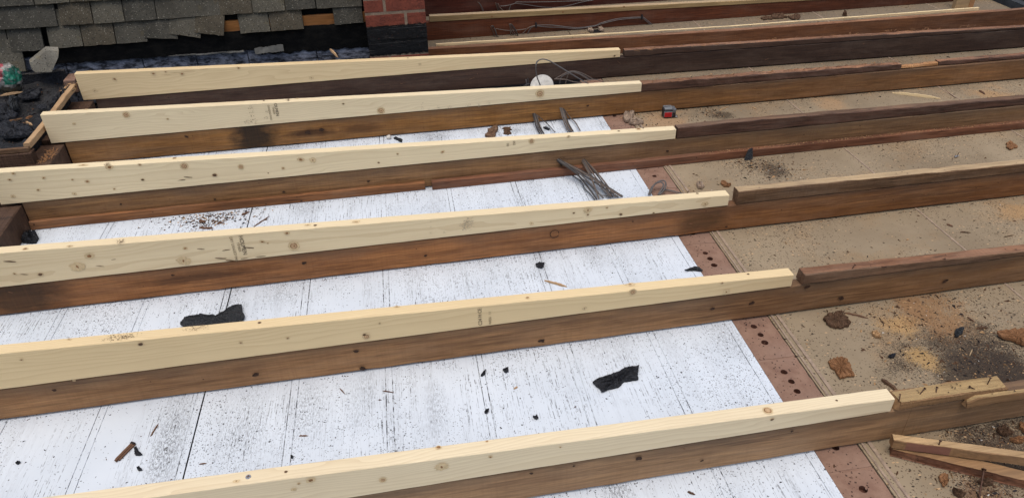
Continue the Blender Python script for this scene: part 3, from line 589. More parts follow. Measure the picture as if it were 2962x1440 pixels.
# nails bent over in the old firrings
def nail(p, d, ln=.02, r=.0013, label=None, m='rust'):
    mb = MB(); p = Vector(p); d = Vector(d).normalized(); mb.cyl(p - d * .004, d, r, ln + .004, 0, 8); mb.cyl(p + d * ln, d, r * 2.2, .001, 0, 10)
    o = mb.build('nail', M[m], loc=tuple(p)); return tag(o, label, 'nail', 'rusty nails in the old timbers')
for (px, py, pz), d, ln, lb in [
    ((1.3511, 0.4826, 0.133), (.5, .3, .35), .016, 'bent rusty nail on the brown firring, left of its paired nail'),
    ((1.4393, 0.4825, 0.128), (.5, -.5, .3), .016, 'bent rusty nail on the brown firring, right of its paired nail'),
    ((1.6311, 0.4863, 0.123), (.6, -.3, .3), .014, 'rusty nail lying over the front arris of the brown firring'),
    ((1.2447, 0.0187, 0.126), (.8, .45, .2), .017, 'rusty nail bent flat on the short yellow firring'),
    ((1.2819, 0.016, 0.126), (.5, .6, .3), .011, 'stubby rusty nail beside the bent one on the short yellow firring'),
    ((1.1847, 0.0093, 0.126), (.3, .5, .5), .012, 'rusty nail at the left end of the short yellow firring'),
    ((1.3731, 0.0095, 0.124), (-.7, .2, .4), .011, 'dark nail stub near the right end of the short yellow firring'),
    ((1.416, 0.0174, 0.124), (.15, .1, 1), .016, 'rusty nail standing upright at the broken end of the yellow firring')]:
    nail((px, py, pz), d, ln, .0013, lb)

# ledger battens at the foot of the fourth joist
def ledger(x0, x1, yb, yf, h, m, label, skew=0, n=50):
    mb = MB(); mb.beam(x0, x1, yf, yb, .0015, h, n, .0008, .002, skew=skew, seed=x0 * 3, endj=.001)
    for _ in range(5):
        x = U(x0, x1); mb.disc((x, yf - .0012 + skew * (x - x0), U(.008, h - .006)), (1, 0, 0), (0, 0, 1), U(.002, .005), U(.0015, .003), 1, 10, .3)
    return tag(mb.build('ledger_batten', [m, M['jknot']], loc=(x0, yf, 0)), label, 'batten', 'ledger battens along the fourth joist')
ledger(-1.141, .222, Y[3] - .001, 1.421, .0335, M['ledger2'], 'orange brown ledger batten at the left, ending at the small gap')
ledger(.249, 3.3, Y[3] - .001, 1.413, .034, M['ledger'], 'long reddish ledger batten right of the small gap, under the cable bundles')

# joists beyond the six
b = MB(); b.beam(.350, 3.78, 2.705, 2.74, 0, lerp([(.35, .0925), (2, .083), (3.78, .093)]), 70, .001, .002, skew=-.028, seed=3)
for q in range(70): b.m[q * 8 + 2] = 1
o = b.build('ceiling_joist', [M['joist6'], M['topworn']], loc=(.35, 2.7, 0)); tag(o, 'old brown joist with a pale lit strip on top, starting beside the tarred chimney foot', 'joist', 'old joists beyond the chimney')
b = MB(); b.beam(.40, 3.45, 2.741, 2.752, .092, lerp([(.4, .104), (2, .0955), (3.45, .108)]), 60, .0008, .001, skew=-.028, seed=5)
o = b.build('batten', [M['new1']], loc=(.4, 2.74, .09)); tag(o, 'thin bright batten edge along the back of the joist beside the chimney', 'batten')
b = MB(); b.beam(.356, 4.1, 3.118, 3.152, 0, lerp([(.36, .1035), (2.36, .0745), (4.1, .05)]), 70, .001, .002, seed=9)
o = b.build('ceiling_joist', [M['joist7']], loc=(.35, 3.118, 0)); tag(o, 'dark brown joist with grey cables clipped along its face', 'joist', 'old joists beyond the chimney')
b = MB(); b.beam(.403, 4.1, 3.114, 3.152, lerp([(.36, .1055), (2.36, .0765), (4.1, .052)]), lerp([(.4, .136), (2.36, .0985), (4.1, .066)]), 60, .0006, .0015, seed=10, endj=.001)
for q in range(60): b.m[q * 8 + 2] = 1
for x, z in ((1.16, .108), (1.52, .113), (.75, .11)): b.disc((x, 3.1128, z), (1, 0, 0), (0, 0, 1), .006, .005, 2, 12, .2)
o = b.build('old_firring', [M['fold4'], M['toplight'], M['knot']], loc=(.4, 3.114, .1)); tag(o, 'yellow batten on the cabled joist beyond the chimney', 'timber')
b = MB(); b.beam(.35, 4.2, 3.585, 3.625, -.02, .16, 60, .001, .002, seed=12)
o = b.build('ceiling_joist', [M['joist8']], loc=(.35, 3.585, 0)); tag(o, 'dark maroon joist at the top edge of the photo behind the yellow batten', 'joist', 'old joists beyond the chimney')

# ------------------------------------------------------------------ noggins and roof edge at the left
def ybeam(name, x0, x1, y0, y1, z0, z1, m, label, cat, n=24, jit=.002, ch=.004, group=None, rz=0):
    mb = MB(); mb.beam(0, y1 - y0, -(x1 - x0), 0, z0, z1, n, jit, ch, endj=.001, seed=y0)
    mb.v = [(x0 - v[1], y0 + v[0], v[2]) for v in mb.v]; mb.f = [f[::-1] for f in mb.f]
    mb.v = [(x0 + x1 - v[0], v[1], v[2]) for v in mb.v]; mb.f = [f[::-1] for f in mb.f]
    mb.v = [(x0 + x1 - v[0], v[1], v[2]) for v in mb.v]
    return tag(mb.build(name, m, loc=(x0, y0, z0)), label, cat, group)
ybeam('noggin', -1.262, -1.145, Y[2] + W + .003, Y[3] - .003, 0, .0955, M['noggin'], 'rough hairy brown timber block at the left edge, nearest of the end blocks', 'timber block', group='rough end blocks between joists')
ybeam('noggin', -1.235, -1.146, Y[3] + W + .003, Y[4] - .003, 0, .0985, M['noggin'], 'rough brown timber block with torn orange fibres at the left', 'timber block', group='rough end blocks between joists')
ybeam('noggin', -1.245, -1.152, Y[4] + W + .003, Y[5] - .003, 0, .100, M['noggin'], 'rough brown timber block between the two farthest new timbers', 'timber block', group='rough end blocks between joists')
b = MB()
for _ in range(60):
    x = U(-1.185, -1.15); y = U(1.75, 1.86); a = U(0, 6.28); l = U(.006, .02)
    b.tube([(x, y, .098), (x + l * .5 * math.cos(a), y + l * .5 * math.sin(a), .1 + U(.001, .006)), (x + l * math.cos(a), y + l * math.sin(a), .1 + U(0, .008))], .0009, 0, 5, 3)
tag(b.build('wood_fibres', M['fresh']), 'torn orange wood fibres on the rough block at the left', 'wood fibres', None, 'stuff')
b = MB(); b.beam(-2.6, -1.197, 1.742, 1.782, .02, .146, 40, .0015, .003, seed=2, endj=.002)
tag(b.build('gutter_board', M['noggin'], loc=(-1.2, 1.742, 0)), 'dark brown board edge closing the felted gutter at the left', 'board')
b = MB(); b.beam(0, .60, 0, .022, .15, .172, 30, .0012, .002, seed=21, endj=.002)
b.v = [(-1.226 + v[1] + .004 * math.sin(v[0] * 9), 1.772 + v[0], v[2]) for v in b.v]; b.f = [f[::-1] for f in b.f]
tag(b.build('drip_batten', M['splint'], loc=(-1.22, 1.77, .15)), 'tan batten strip running back along the edge of the black gutter', 'batten')
b = MB(); b.beam(-2.0, -1.204, 1.748, 1.768, .1475, .163, 30, .0025, .002, seed=23, endj=.002)
tag(b.build('drip_batten', M['fold3'], loc=(-1.3, 1.75, .15)), 'split tan batten strip lying on the gutter board at the left edge', 'batten')
b = MB(); b.beam(0, .55, 0, .02, .0, .148, 14, .002, .002, seed=22)
b.v = [(-1.262 + v[1], 1.79 + v[0], v[2]) for v in b.v]; b.f = [f[::-1] for f in b.f]
tag(b.build('gutter_board', M['felt'], loc=(-1.262, 1.79, 0)), 'black felted side board of the gutter behind the tan batten', 'board')

# felted gutter bed
def gutter_mat():
    t = NT('gutter_felt'); n = t.noise(t.coord(), 14, 5, .65); n2 = t.noise(t.coord((1, 1, 1), (4, 1, 0)), 5, 4, .6); n3 = t.noise(t.coord(), 120, 3, .7)
    c = t.mix(t.ramp(n, .4, .7), (.006, .0065, .008), (.020, .0205, .023))
    tc = t.n('ShaderNodeTexCoord')
    for (x, y, rad) in GREY:
        dv = t.n('ShaderNodeVectorMath', {0: tc.outputs['Object'], 1: (x, y, 0)}, operation='DISTANCE').outputs['Value']
        k = t.math('ADD', dv, t.math('MULTIPLY', t.math('SUBTRACT', n, .5), rad * 2.2))
        c = t.mix(t.ramp(k, rad * .6, rad * 1.15, .9, 0), c, (.15, .135, .11))
    c = t.mix(t.ramp(n3, .55, .75, 0, .6), c, (.10, .085, .07))
    return t.out(c, t.ramp(n, .3, .7, .9, .45), t.math('ADD', n, t.math('MULTIPLY', n3, .4)), .012, .4)
GREY = [(*p, r) for p, r in [((-1.3349, 2.2362), .085), ((-1.3127, 2.1215), .06), ((-1.3378, 2.3792), .05), ((-1.4538, 2.3035), .05)]]
nx, ny = 70, 60; vs = []; fs = []
for j in range(ny + 1):
    for i in range(nx + 1):
        x = -2.6 + 1.345 * i / nx; y = 1.78 + .80 * j / ny
        z = .138 + .024 * noise.fractal((x * 7, y * 7, 2), 1, 2, 4) + .004 * noise.noise((x * 40, y * 40, 1))
        d = math.hypot(x + 1.36, y - 2.13); z -= .03 * math.exp(-(d / .03) ** 2)
        d = math.hypot(x + 1.47, y - 2.17); z += .02 * math.exp(-(d / .07) ** 2)
        vs.append((x, y, z))
for j in range(ny):
    for i in range(nx):
        a = j * (nx + 1) + i; fs.append((a, a + 1, a + nx + 2, a + nx + 1))
b = MB(); b.add(vs, fs, 0, True)
tag(b.build('roof_felt', gutter_mat()), 'lumpy black felt bed of the gutter at the left', None, None, 'structure')
# upturned felt lip at the back and right of the gutter
def ragged(name, pts_bot, pts_top, y0, th, m, label, cat, jb=.004, jt=.004, n=60):
    mb = MB(); vs = []; fs = []
    for i in range(n + 1):
        t = i / n; p = pts_bot(t); q = pts_top(t)
        db = noise.noise((p[0] * 30, 1, 3)) * jb * 1.5 + U(-jb, jb) * .5; dt = noise.noise((q[0] * 30, 5, 3)) * jt * 1.5 + U(-jt, jt) * .5
        w = noise.noise((p[0] * 12, 2, 8)) * .006
        vs += [(p[0], p[1] + w, p[2] + db), (q[0], q[1] + w * .4, q[2] + dt), (q[0], q[1] + th + w * .4, q[2] + dt), (p[0], p[1] + th + w, p[2] + db)]
    for i in range(n):
        for k in range(4): a = i * 4 + k; c = i * 4 + (k + 1) % 4; fs.append((a, c, c + 4, a + 4))
    fs += [(3, 2, 1, 0), tuple(n * 4 + k for k in range(4))]
    mb.add(vs, [f[::-1] for f in fs], 0); return tag(mb.build(name, m, loc=tuple(vs[0])), label, cat)
L3 = lambda a, c: (lambda t: tuple(a[k] + (c[k] - a[k]) * t for k in range(3)))
ragged('felt_upstand', L3((-1.62, 2.50, .12), (-1.285, 2.50, .12)), L3((-1.62, 2.50, .190), (-1.285, 2.50, .196)), 2.5, .006, M['felt'], 'black felt upturn with a ragged grey lip at the back of the gutter', 'felt', jt=.003)
ragged('felt_lip', L3((-1.50, 2.497, .183), (-1.287, 2.497, .190)), L3((-1.50, 2.497, .188), (-1.287, 2.497, .197)), 2.5, .012, flatmat('grey_felt_edge', (.11, .10, .09), .9, .5, 80), 'torn pale grey edge along the top of the gutter felt', 'felt', .0025, .0025)
G5 = 'torn felt pieces in the gutter'
for pts, z0, th, m, lb in [([(-1.4691, 2.194), (-1.4256, 2.2002), (-1.3462, 2.0824), (-1.3474, 2.0529), (-1.3809, 2.0383), (-1.4221, 2.062)], .158, .014, 'felt', 'thick torn black felt slab at the left edge of the gutter'),
        ([(-1.4003, 2.0106), (-1.3612, 2.0236), (-1.3003, 1.9887), (-1.2529, 1.9429), (-1.2281, 1.8825), (-1.2752, 1.8725), (-1.3267, 1.877), (-1.3603, 1.8978)], .152, .016, 'felt', 'crumpled black felt heap at the front of the gutter'),
        ([(-1.4343, 2.2421), (-1.4305, 2.2821), (-1.3935, 2.2411), (-1.3736, 2.1729), (-1.3781, 2.1273), (-1.4047, 2.1641)], .160, .018, 'feltgrey', 'knobbly grey lump in the gutter below the plastic packet'),
        ([(-1.4362, 2.3462), (-1.3967, 2.3717), (-1.3507, 2.3788), (-1.3384, 2.2823), (-1.3865, 2.2764), (-1.4181, 2.2835)], .150, .012, 'felt', 'black folded felt piece in the middle of the gutter'),
        ([(-1.3173, 2.1882), (-1.301, 2.2005), (-1.2709, 2.1779), (-1.2623, 2.1406), (-1.2886, 2.1425)], .154, .004, 'felt', 'black hollow scrap on the grey dust in the gutter'),
        ([(-1.2617, 2.2241), (-1.2491, 2.3214), (-1.2257, 2.2823), (-1.2226, 2.1514), (-1.234, 2.1227)], .150, .016, 'felt', 'dark felt fold beside the tan batten strip')]:
    mb = MB(); mb.flake(pts, z0, th, 0, .5, .004, rag=.1); tag(mb.build('felt_piece', M[m], loc=(pts[0][0], pts[0][1], z0)), lb, 'felt', G5)
# brick ends at the gutter corner
for p, lb in (((-1.2504, 2.4598, 0.17), 'broken red brick end behind the left end of the farthest new timber'),):
    b = MB(); b.rbox((p[0] - .01, p[1] + .03, .135), (.05, .09, .06), .004); tag(b.build('brick', M['pink'], loc=p), lb, 'brick')

# ------------------------------------------------------------------ tile-hung wall, felt flashing, bitumen coated wall base
def bitumen_wall():
    t = NT('bitumen_painted_block'); n = t.noise(t.coord((.6, 1, 1.4)), 26, 6, .75); n2 = t.noise(t.coord((1, 1, 1.5), (3, 0, 0)), 7, 3); v = t.n('ShaderNodeTexVoronoi', {'Vector': t.coord(), 'Scale': 75}).outputs['Distance']
    c = t.mix(t.ramp(n, .42, .62), (.022, .024, .030), (.30, .32, .38)); c = t.mix(t.ramp(n2, .60, .78), c, (.016, .017, .021))
    return t.out(c, .6, n, .004, .3)
b = MB(); bmw = bitumen_wall()
xs = [-1.75, -1.32, -.985, -.745, -.51, -.19, .066]
for a, c in zip(xs, xs[1:]): b.rbox(((a + c) / 2, 2.68, .10), (c - a - .004, .12, .235), .003)
b.box(-1.75, .06, 2.63, 2.73, -.01, .21)
tag(b.build('low_wall', bmw, loc=(-.6, 2.62, 0)), 'blue black bitumen coated block wall behind the farthest new timber', 'wall')
def flash_mat():
    t = NT('old_roofing_felt'); n = t.noise(t.coord((1, 1, 2)), 16, 5, .65); n2 = t.noise(t.coord((3, 3, 6)), 30, 4, .7)
    c = t.mix(t.ramp(n, .45, .75), (.005, .005, .005), (.016, .0145, .0125)); c = t.mix(t.ramp(n2, .62, .78, 0, .5), c, (.06, .055, .05))
    return t.out(c, .9, n2, .004, .12)
fm = flash_mat()
ragged('felt_flashing', L3((-1.42, 2.607, .188), (-.44, 2.607, .186)), L3((-1.42, 2.600, .275), (-.44, 2.600, .283)), 2.6, .006, fm, 'black felt flashing with a torn lower edge under the left tiles', 'flashing', .005, .001, 90)
ragged('felt_flashing', L3((-.445, 2.613, .160), (.062, 2.613, .158)), L3((-.445, 2.606, .283), (.062, 2.606, .280)), 2.6, .006, fm, 'glossy black felt flashing beside the chimney under the orange board', 'flashing', .006, .001, 60)
lf = flatmat('lead_grey', (.12, .115, .10), .7, .35, 40, .4, .003)
a, c = [(-0.4707, 2.596, 0.1968), (-0.3372, 2.596, 0.1865)]
ragged('lead_flap', L3((a[0], 2.596, .170), (c[0], 2.594, .172)), L3((a[0], 2.602, .196), (c[0], 2.602, .203)), 2.59, .004, lf, 'loose pale grey lead flap below the slipped tiles', 'lead flashing', .003, .004, 24)
ragged('lead_edge', L3((-.86, 2.602, .186), (-.52, 2.600, .182)), L3((-.86, 2.602, .190), (-.52, 2.602, .1885)), 2.6, .005, lf, 'thin pale torn edge of old lead below the felt flashing', 'lead flashing', .002, .002, 40)
b = MB(); b.beam(-.84, .062, 2.618, 2.64, .272, .325, 40, .0008, .002, seed=4)
for x, z in [(-0.1743, 0.2743), (-0.1343, 0.2748)]: b.disc((x, 2.6165, z), (1, 0, 0), (0, 0, 1), .0035, .003, 1, 10, .2)
tag(b.build('eaves_board', [M['eaves'], M['knotdk']], loc=(-.6, 2.618, .27)), 'orange brown eaves board showing where tiles are missing', 'board')
b = MB(); b.box(-1.9, .062, 2.645, 2.66, .2, 1.15); tag(b.build('wall_backing', fm), 'black underlay felt on the wall behind the tiles', 'underlay')

def tile_mat(name, base, seed):
    t = NT(name); n = t.noise(t.coord((1, 1, 1), (seed, seed * 2, 0)), 9, 5, .65); n2 = t.noise(t.coord((1, 1, 1), (seed, 0, 4)), 160, 3, .7)
    a = tuple(x * .72 for x in base); hi = tuple(x * 1.35 for x in base)
    c = t.mix(t.ramp(n, .35, .7), a, hi); c = t.mix(t.ramp(n2, .5, .7, 0, .5), c, tuple(x * .45 for x in base))
    mo = t.noise(t.coord((1, 1, 1), (seed * 3, 4, 4)), 14, 4, .6); c = t.mix(t.ramp(mo, .56, .7, 0, .5), c, (base[0] * 1.25, base[1] * 1.1, base[2] * .72))
    c = speck(t, c, 260, (.30, .28, .23), .10, .42, (seed, 0, 0), .8); c = speck(t, c, 190, (.012, .012, .011), .2, .4, (0, seed, 0), .8)
    return t.out(c, .92, t.math('ADD', n2, t.math('MULTIPLY', n, .5)), .004, .15)
TM = [tile_mat('concrete_tile_%d' % k, c, k * 2.3) for k, c in enumerate([(.080, .074, .059), (.062, .058, .047), (.092, .084, .065), (.074, .063, .045)])]
PT = math.radians(79)
UPV = Vector((0, math.cos(PT), math.sin(PT))); NRM = Vector((0, -math.sin(PT), math.cos(PT)))
def make_tile(x0, x1, zb, y0, label, tilt=0., skew=0., lift=0., m=0, hgt=.17, group='hung concrete tiles'):
    """one plain tile: bottom edge from x0 to x1 at height zb, leaning back and tipped out over the row below"""
    w = x1 - x0; nx, ny = 6, 5; th = .011
    org = Vector((x0 + w / 2, y0, zb)); vs = []; fs = []
    up = (UPV + NRM * -.17).normalized(); nm = Vector((1, 0, 0)).cross(up)
    ct, st = math.cos(tilt), math.sin(tilt)
    eb = [U(-.0016, .0016) for _ in range(nx + 1)]
    for s_ in (0, 1):
        for j in range(ny + 1):
            for i in range(nx + 1):
                a = -w / 2 + .0022 + (w - .0044) * i / nx; h = hgt * j / ny + (eb[i] if j == 0 else 0) + U(-.0003, .0003)
                a += (U(-.0008, .0008) if i in (0, nx) else 0) + skew * (h - hgt * .5)
                # swing about the nail near the top
                hx = h - hgt * .85; xx = a * ct - hx * st; hh = a * st + hx * ct + hgt * .85
                cam = .0035 * (1 - (2 * i / nx - 1) ** 2)
                vs.append(org + Vector((1, 0, 0)) * xx + up * hh + nm * (cam + (th if s_ else 0) + lift))
    N = (nx + 1) * (ny + 1)
    for j in range(ny):
        for i in range(nx):
            a = j * (nx + 1) + i; fs.append((a + N, a + 1 + N, a + nx + 2 + N, a + nx + 1 + N)); fs.append((a, a + nx + 1, a + nx + 2, a + 1))
    per = [i for i in range(nx + 1)] + [(j + 1) * (nx + 1) + nx for j in range(ny)] + [ny * (nx + 1) + nx - 1 - i for i in range(nx)] + [(ny - 1 - j) * (nx + 1) for j in range(ny - 1)]
    for k in range(len(per)): a = per[k]; c = per[(k + 1) % len(per)]; fs.append((a, c, c + N, a + N))
    mb = MB(); mb.add(vs, fs, 0)
    return tag(mb.build('roof_tile', TM[m % 4], loc=tuple(org)), label, 'roof tile', group)
yrow = lambda z: 2.600 + (z - .262) * math.cos(PT) / math.sin(PT)
ROWX = [[-1.6992, -1.5135, -1.3692], [-1.3466, -1.2045, -1.0636, -0.9276], [-0.9276, -0.8067, -0.7099, -0.5591], [-0.52, -0.38, -0.226, -0.0863, 0.0525]]
R2 = [-1.6176, -1.2867, -1.2749, -1.1371, -1.004, -0.8654, -0.5857, -0.4446, -0.2968, -0.1574, 0.0574]
R1 = [-1.6173, -1.3583, -1.2126, -1.0755, -0.9369]
nt_ = 0
# row nearest the eaves
lowlab = ['mossy tile at the left edge in the lowest full row', 'square tile left of the dark gap in the lowest full row', 'tile just right of the dark gap in the lowest full row', 'second tile right of the dark gap in the lowest full row', 'third tile right of the dark gap, last one hanging straight']
z = .262
for k, (a, c) in enumerate([(ROWX[0][0], ROWX[0][1]), (ROWX[0][1], ROWX[0][2]), (ROWX[1][0], ROWX[1][1]), (ROWX[1][1], ROWX[1][2]), (ROWX[1][2], ROWX[1][3])]):
    make_tile(a, c, z + U(-.001, .001) - (.004 if k < 2 else 0), yrow(z), lowlab[k], m=k)
for q in range(3): ROWX[2][q + 1] += .006 * (q < 2)
sl = ['first of three slipped tiles tilting down to the right', 'middle slipped tile with the deepest pointed corner', 'third slipped tile, beside the small gap showing orange board']
xs = ROWX[2]
for k, (a, c, t) in enumerate([(xs[0], xs[1] + .022, -.10), (xs[1], xs[2] + .045, -.23), (xs[2] + .012, xs[3], -.19)]):
    make_tile(a, c, z + .010 + .002 * k, yrow(z) - .003 * k, sl[k], tilt=t, m=k + 1, lift=.0015 * k)
xs = ROWX[3]; el = ['tile right of the small gap, with a straight dark joint on its right', 'tile left of the square opening in the tiles', None, 'tile between the square opening and the brick chimney']
for k, (a, c) in enumerate(zip(xs, xs[1:])):
    if el[k]: make_tile(a, c, z + (.018 if k == 3 else .008), yrow(z), el[k], m=k + 2, tilt=.012)
# second row
sec = ['wide mossy tile at the left edge of the second row', None, 'second row tile right of the stepped joint', 'brown patched tile in the second row', 'grey second row tile right of the brown patched one', 'long second row tile above the slipped tiles', 'second row tile left of the thin dark joint', 'second row tile right of the thin dark joint', 'second row tile above the left side of the square opening', 'second row tile reaching the brick chimney']
z = .355
for k, (a, c) in enumerate(zip(R2, R2[1:])):
    if sec[k]: make_tile(a, c, z + U(-.0015, .0015), yrow(z), sec[k], m=k * 3 + 1)
z = .449
top = ['tile at the left corner of the top row in view', 'second tile in the top row in view', 'third tile in the top row in view', 'fourth tile in the top row, cut by the photo edge']
for k, (a, c) in enumerate(zip(R1, R1[1:])): make_tile(a, c, z, yrow(z), top[k], m=k + 1)
x = R1[-1]; k = 0
while x < .03:
    make_tile(x, min(x + .168, .058), z, yrow(z), 'concrete tile in the upper rows beyond the photo edge', m=k, group='upper tiles above the photo edge'); x += .169; k += 1
for r in (1, 2, 3):
    x = -1.70 + .08 * (r % 2); z = .449 + .093 * r
    while x < .03:
        make_tile(x, min(x + .168, .058), z, yrow(z), 'concrete tile in the upper rows beyond the photo edge', m=k, group='upper tiles above the photo edge'); x += .169; k += 1
a, c = [-1.6859, -1.4658]
make_tile(a, c, .178, 2.572, 'lone tile below the others at the left edge, above the plastic packet', m=2, hgt=.14)
# broken tile leaning in the gutter
bt = [(-1.4028, 2.47, 0.2423), (-1.3241, 2.47, 0.2897), (-1.2743, 2.47, 0.2841), (-1.283, 2.47, 0.2579), (-1.3234, 2.47, 0.2017), (-1.3895, 2.47, 0.2062), (-1.4, 2.47, 0.22)]
mb = MB(); n = len(bt); cx = sum(p[0] for p in bt) / n; cz = sum(p[2] for p in bt) / n
f = [Vector((p[0], 2.46 + (p[2] - .2) * .35, p[2])) for p in bt]; mb.add(f + [p + Vector((-.004, .016, .012)) for p in f], [tuple(range(n))[::-1], tuple(range(n, 2 * n))] + [(k, (k + 1) % n, (k + 1) % n + n, k + n) for k in range(n)])
tag(mb.build('broken_tile', tile_mat('broken_tile_back', (.20, .185, .15), 5), loc=tuple(f[0])), 'broken grey tile leaning on edge in the gutter below the dark gap', 'broken tile')

# ------------------------------------------------------------------ brick chimney
def chim_mat():
    t = NT('chimney_brick'); n = t.noise(t.coord((1, 1, 1)), 26, 5, .65); n2 = t.noise(t.coord((1, 1, 1), (3, 1, 7)), 60, 5, .7)
    c = t.mix(t.ramp(n, .35, .7), (.215, .056, .034), (.125, .036, .024)); c = speck(t, c, 120, (.06, .02, .015), .3, .4)
    return t, c, n, n2
def coated(name, base_fn):
    t, c, n, n2 = base_fn(); tc = t.n('ShaderNodeTexCoord'); sp = t.n('ShaderNodeSeparateXYZ', {0: tc.outputs['Object']})
    zz = t.math('ADD', sp.outputs[2], t.math('MULTIPLY', t.math('SUBTRACT', n2, .5), .030))
    up = t.ramp(zz, .286, .292, 1, 0); lo = t.ramp(zz, .143, .150, 0, 1); gap = t.ramp(n2, .30, .36, 0, 1)
    k = t.math('MULTIPLY', t.math('MULTIPLY', up, lo), gap)
    blk = t.mix(t.ramp(t.noise(t.coord((1, 1, 6)), 40, 4, .7), .55, .75), (.003, .0032, .004), (.022, .024, .028))
    sc = t.noise(t.coord((9, 20, 90), (1, 2, 3)), 1, 4, .7); blk = t.mix(t.ramp(sc, .62, .68, 0, .8), blk, (.12, .10, .085))
    vj = t.noise(t.coord((70, 30, 30), (6, 1, 1)), 1, 3, .7); blk = t.mix(t.ramp(vj, .68, .73, 0, .8), blk, (.15, .11, .085))
    return t.out(t.mix(k, c, blk), t.ramp(k, 0, 1, .92, .7), t.math('ADD', n, n2), .006, .3)
def mort_mat():
    t = NT('chimney_mortar'); n = t.noise(t.coord((1, 1, 1)), 50, 5, .7); n2 = t.noise(t.coord((1, 1, 1), (3, 1, 7)), 60, 5, .7)
    return t, t.mix(t.ramp(n, .35, .7), (.27, .20, .14), (.17, .125, .09)), n, n2
BM = coated('chimney_brick_coated', chim_mat); MM = coated('chimney_mortar_coated', mort_mat)
ch = empty('chimney', (.205, 2.50, 0), 'red brick chimney with a black tarred foot between the tiles and the far joists', 'chimney')
b = MB(); x0, x1, y0, y1 = .063, .345, 2.502, 3.70
c0 = .0668; z = .002; r = 0
def brick(x0, x1, y0, y1, z): b.rbox(((x0 + x1) / 2, (y0 + y1) / 2, z + .029), (x1 - x0 - .002, y1 - y0, .0560), .0026, 0, Matrix.Rotation(U(-.006, .006), 3, 'Z'), 1)
# joints at .342 and .409 fix the course heights seen in the photo
z = .409 - 6 * c0 + .0085 - c0 * 1
while z < 1.25:
    half = (round((z - .3) / c0) % 2 == 0)
    front = [(x0, x0 + .090), (x0 + .099, x1)] if not half else [(x0, x0 + .183), (x0 + .192, x1)]
    for a, c in front: brick(a, c, y0 + U(-.001, .001), y0 + .088, z)
    y = y0 + (.097 if not half else .05)
    while y < y1 - .2:
        brick(x0, x0 + .088, y if y > y0 + .09 else y0 + .097, y + .182, z); brick(x1 - .088, x1, y if y > y0 + .09 else y0 + .097, y + .182, z); y += .191
    z += c0
b.build('brickwork', BM, ch)
b = MB(); b.box(x0 + .002, x1 - .002, y0 + .0022, y1, 0, 1.25); b.build('mortar', MM, ch)
# tar lumps beside its foot
b = MB()
for _ in range(26):
    x = U(.36, .47); y = U(2.76, 2.90); s = U(.006, .018); b.flake([(x + s * math.cos(a) * U(.6, 1.2), y + s * math.sin(a) * U(.6, 1.2)) for a in (0, 1.2, 2.4, 3.6, 5)], .001, U(.008, .03), 0, .5)
tag(b.build('tar_lumps', M['felt'], loc=(.4, 2.8, 0)), 'heap of shiny black tar lumps at the foot of the chimney', 'tar lumps', None, 'stuff')

# ------------------------------------------------------------------ far right corner
p0 = (3.5595, 2.9733, 0.0)
post = empty('timber_post', (3.62, 2.98, 0), 'pale timber block standing on the boards at the top right', 'timber block')
b = MB(); b.rbox((3.625, 2.985, .11), (.115, .035, .22), .003, 0, Matrix.Rotation(-.05, 3, 'Z'), 1); b.build('block', M['offcut_top'], post)
b = MB(); b.rbox((3.668, 2.965, .11), (.03, .006, .22), .001, 0, Matrix.Rotation(-.05, 3, 'Z'), 1); b.build('cleat', M['fresh'], post)
sm = NT('slate_grey_board'); _n = sm.noise(sm.coord((8, 1, 1)), 9, 4, .6); sm = sm.out(sm.mix(sm.ramp(_n, .35, .7), (.032, .035, .040), (.062, .066, .072)), .8, _n, .003, .2)
edge = empty('edge_boarding', (3.95, 2.9, 0), 'dark slate grey lapped boards closing the far right corner', 'boarding')
for k, (dx, z0, z1) in enumerate([(0, -.01, .045), (.06, .045, .085), (.15, .08, .125), (.26, .12, .17)]):
    mb = MB(); mb.beam(0, 2.6, 0, .16, z0, z1, 20, .0012, .002, seed=k)
    mb.v = [(3.90 + dx + v[1] + .05 * (v[0] - .9), 1.9 + v[0], v[2]) for v in mb.v]; mb.f = [f[::-1] for f in mb.f]
    mb.build('board', sm, edge)

# ------------------------------------------------------------------ cables
CG = 'grey flat cables threaded through the joists'
def cable(paths, label, group, m='cable', r=.0034, flat=.62):
    alts = {'cable3': ('cable3', 'cable', 'cable3', 'cable2'), 'cable2': ('cable2', 'cable', 'cable2', 'cable3')}.get(m, (m,))
    for q, p in enumerate(paths):
        mb = MB(); mb.tube(p, r * U(.85, 1.1), 0, 8, 8, flat); tag(mb.build('cable', M[alts[q % len(alts)]], loc=tuple(p[0])), label, 'cable', group)
def hang(c0, c1, y0, y1, z1, sag=.012):
    """from a point on the joist face down and forward to a point near the boards"""
    a = Vector(c0); e = Vector(c1); mid = (a + e) / 2 + Vector((0, 0, -sag)); return [tuple(a + Vector((0, .03, .004))), tuple(a), tuple(mid), tuple(e)]
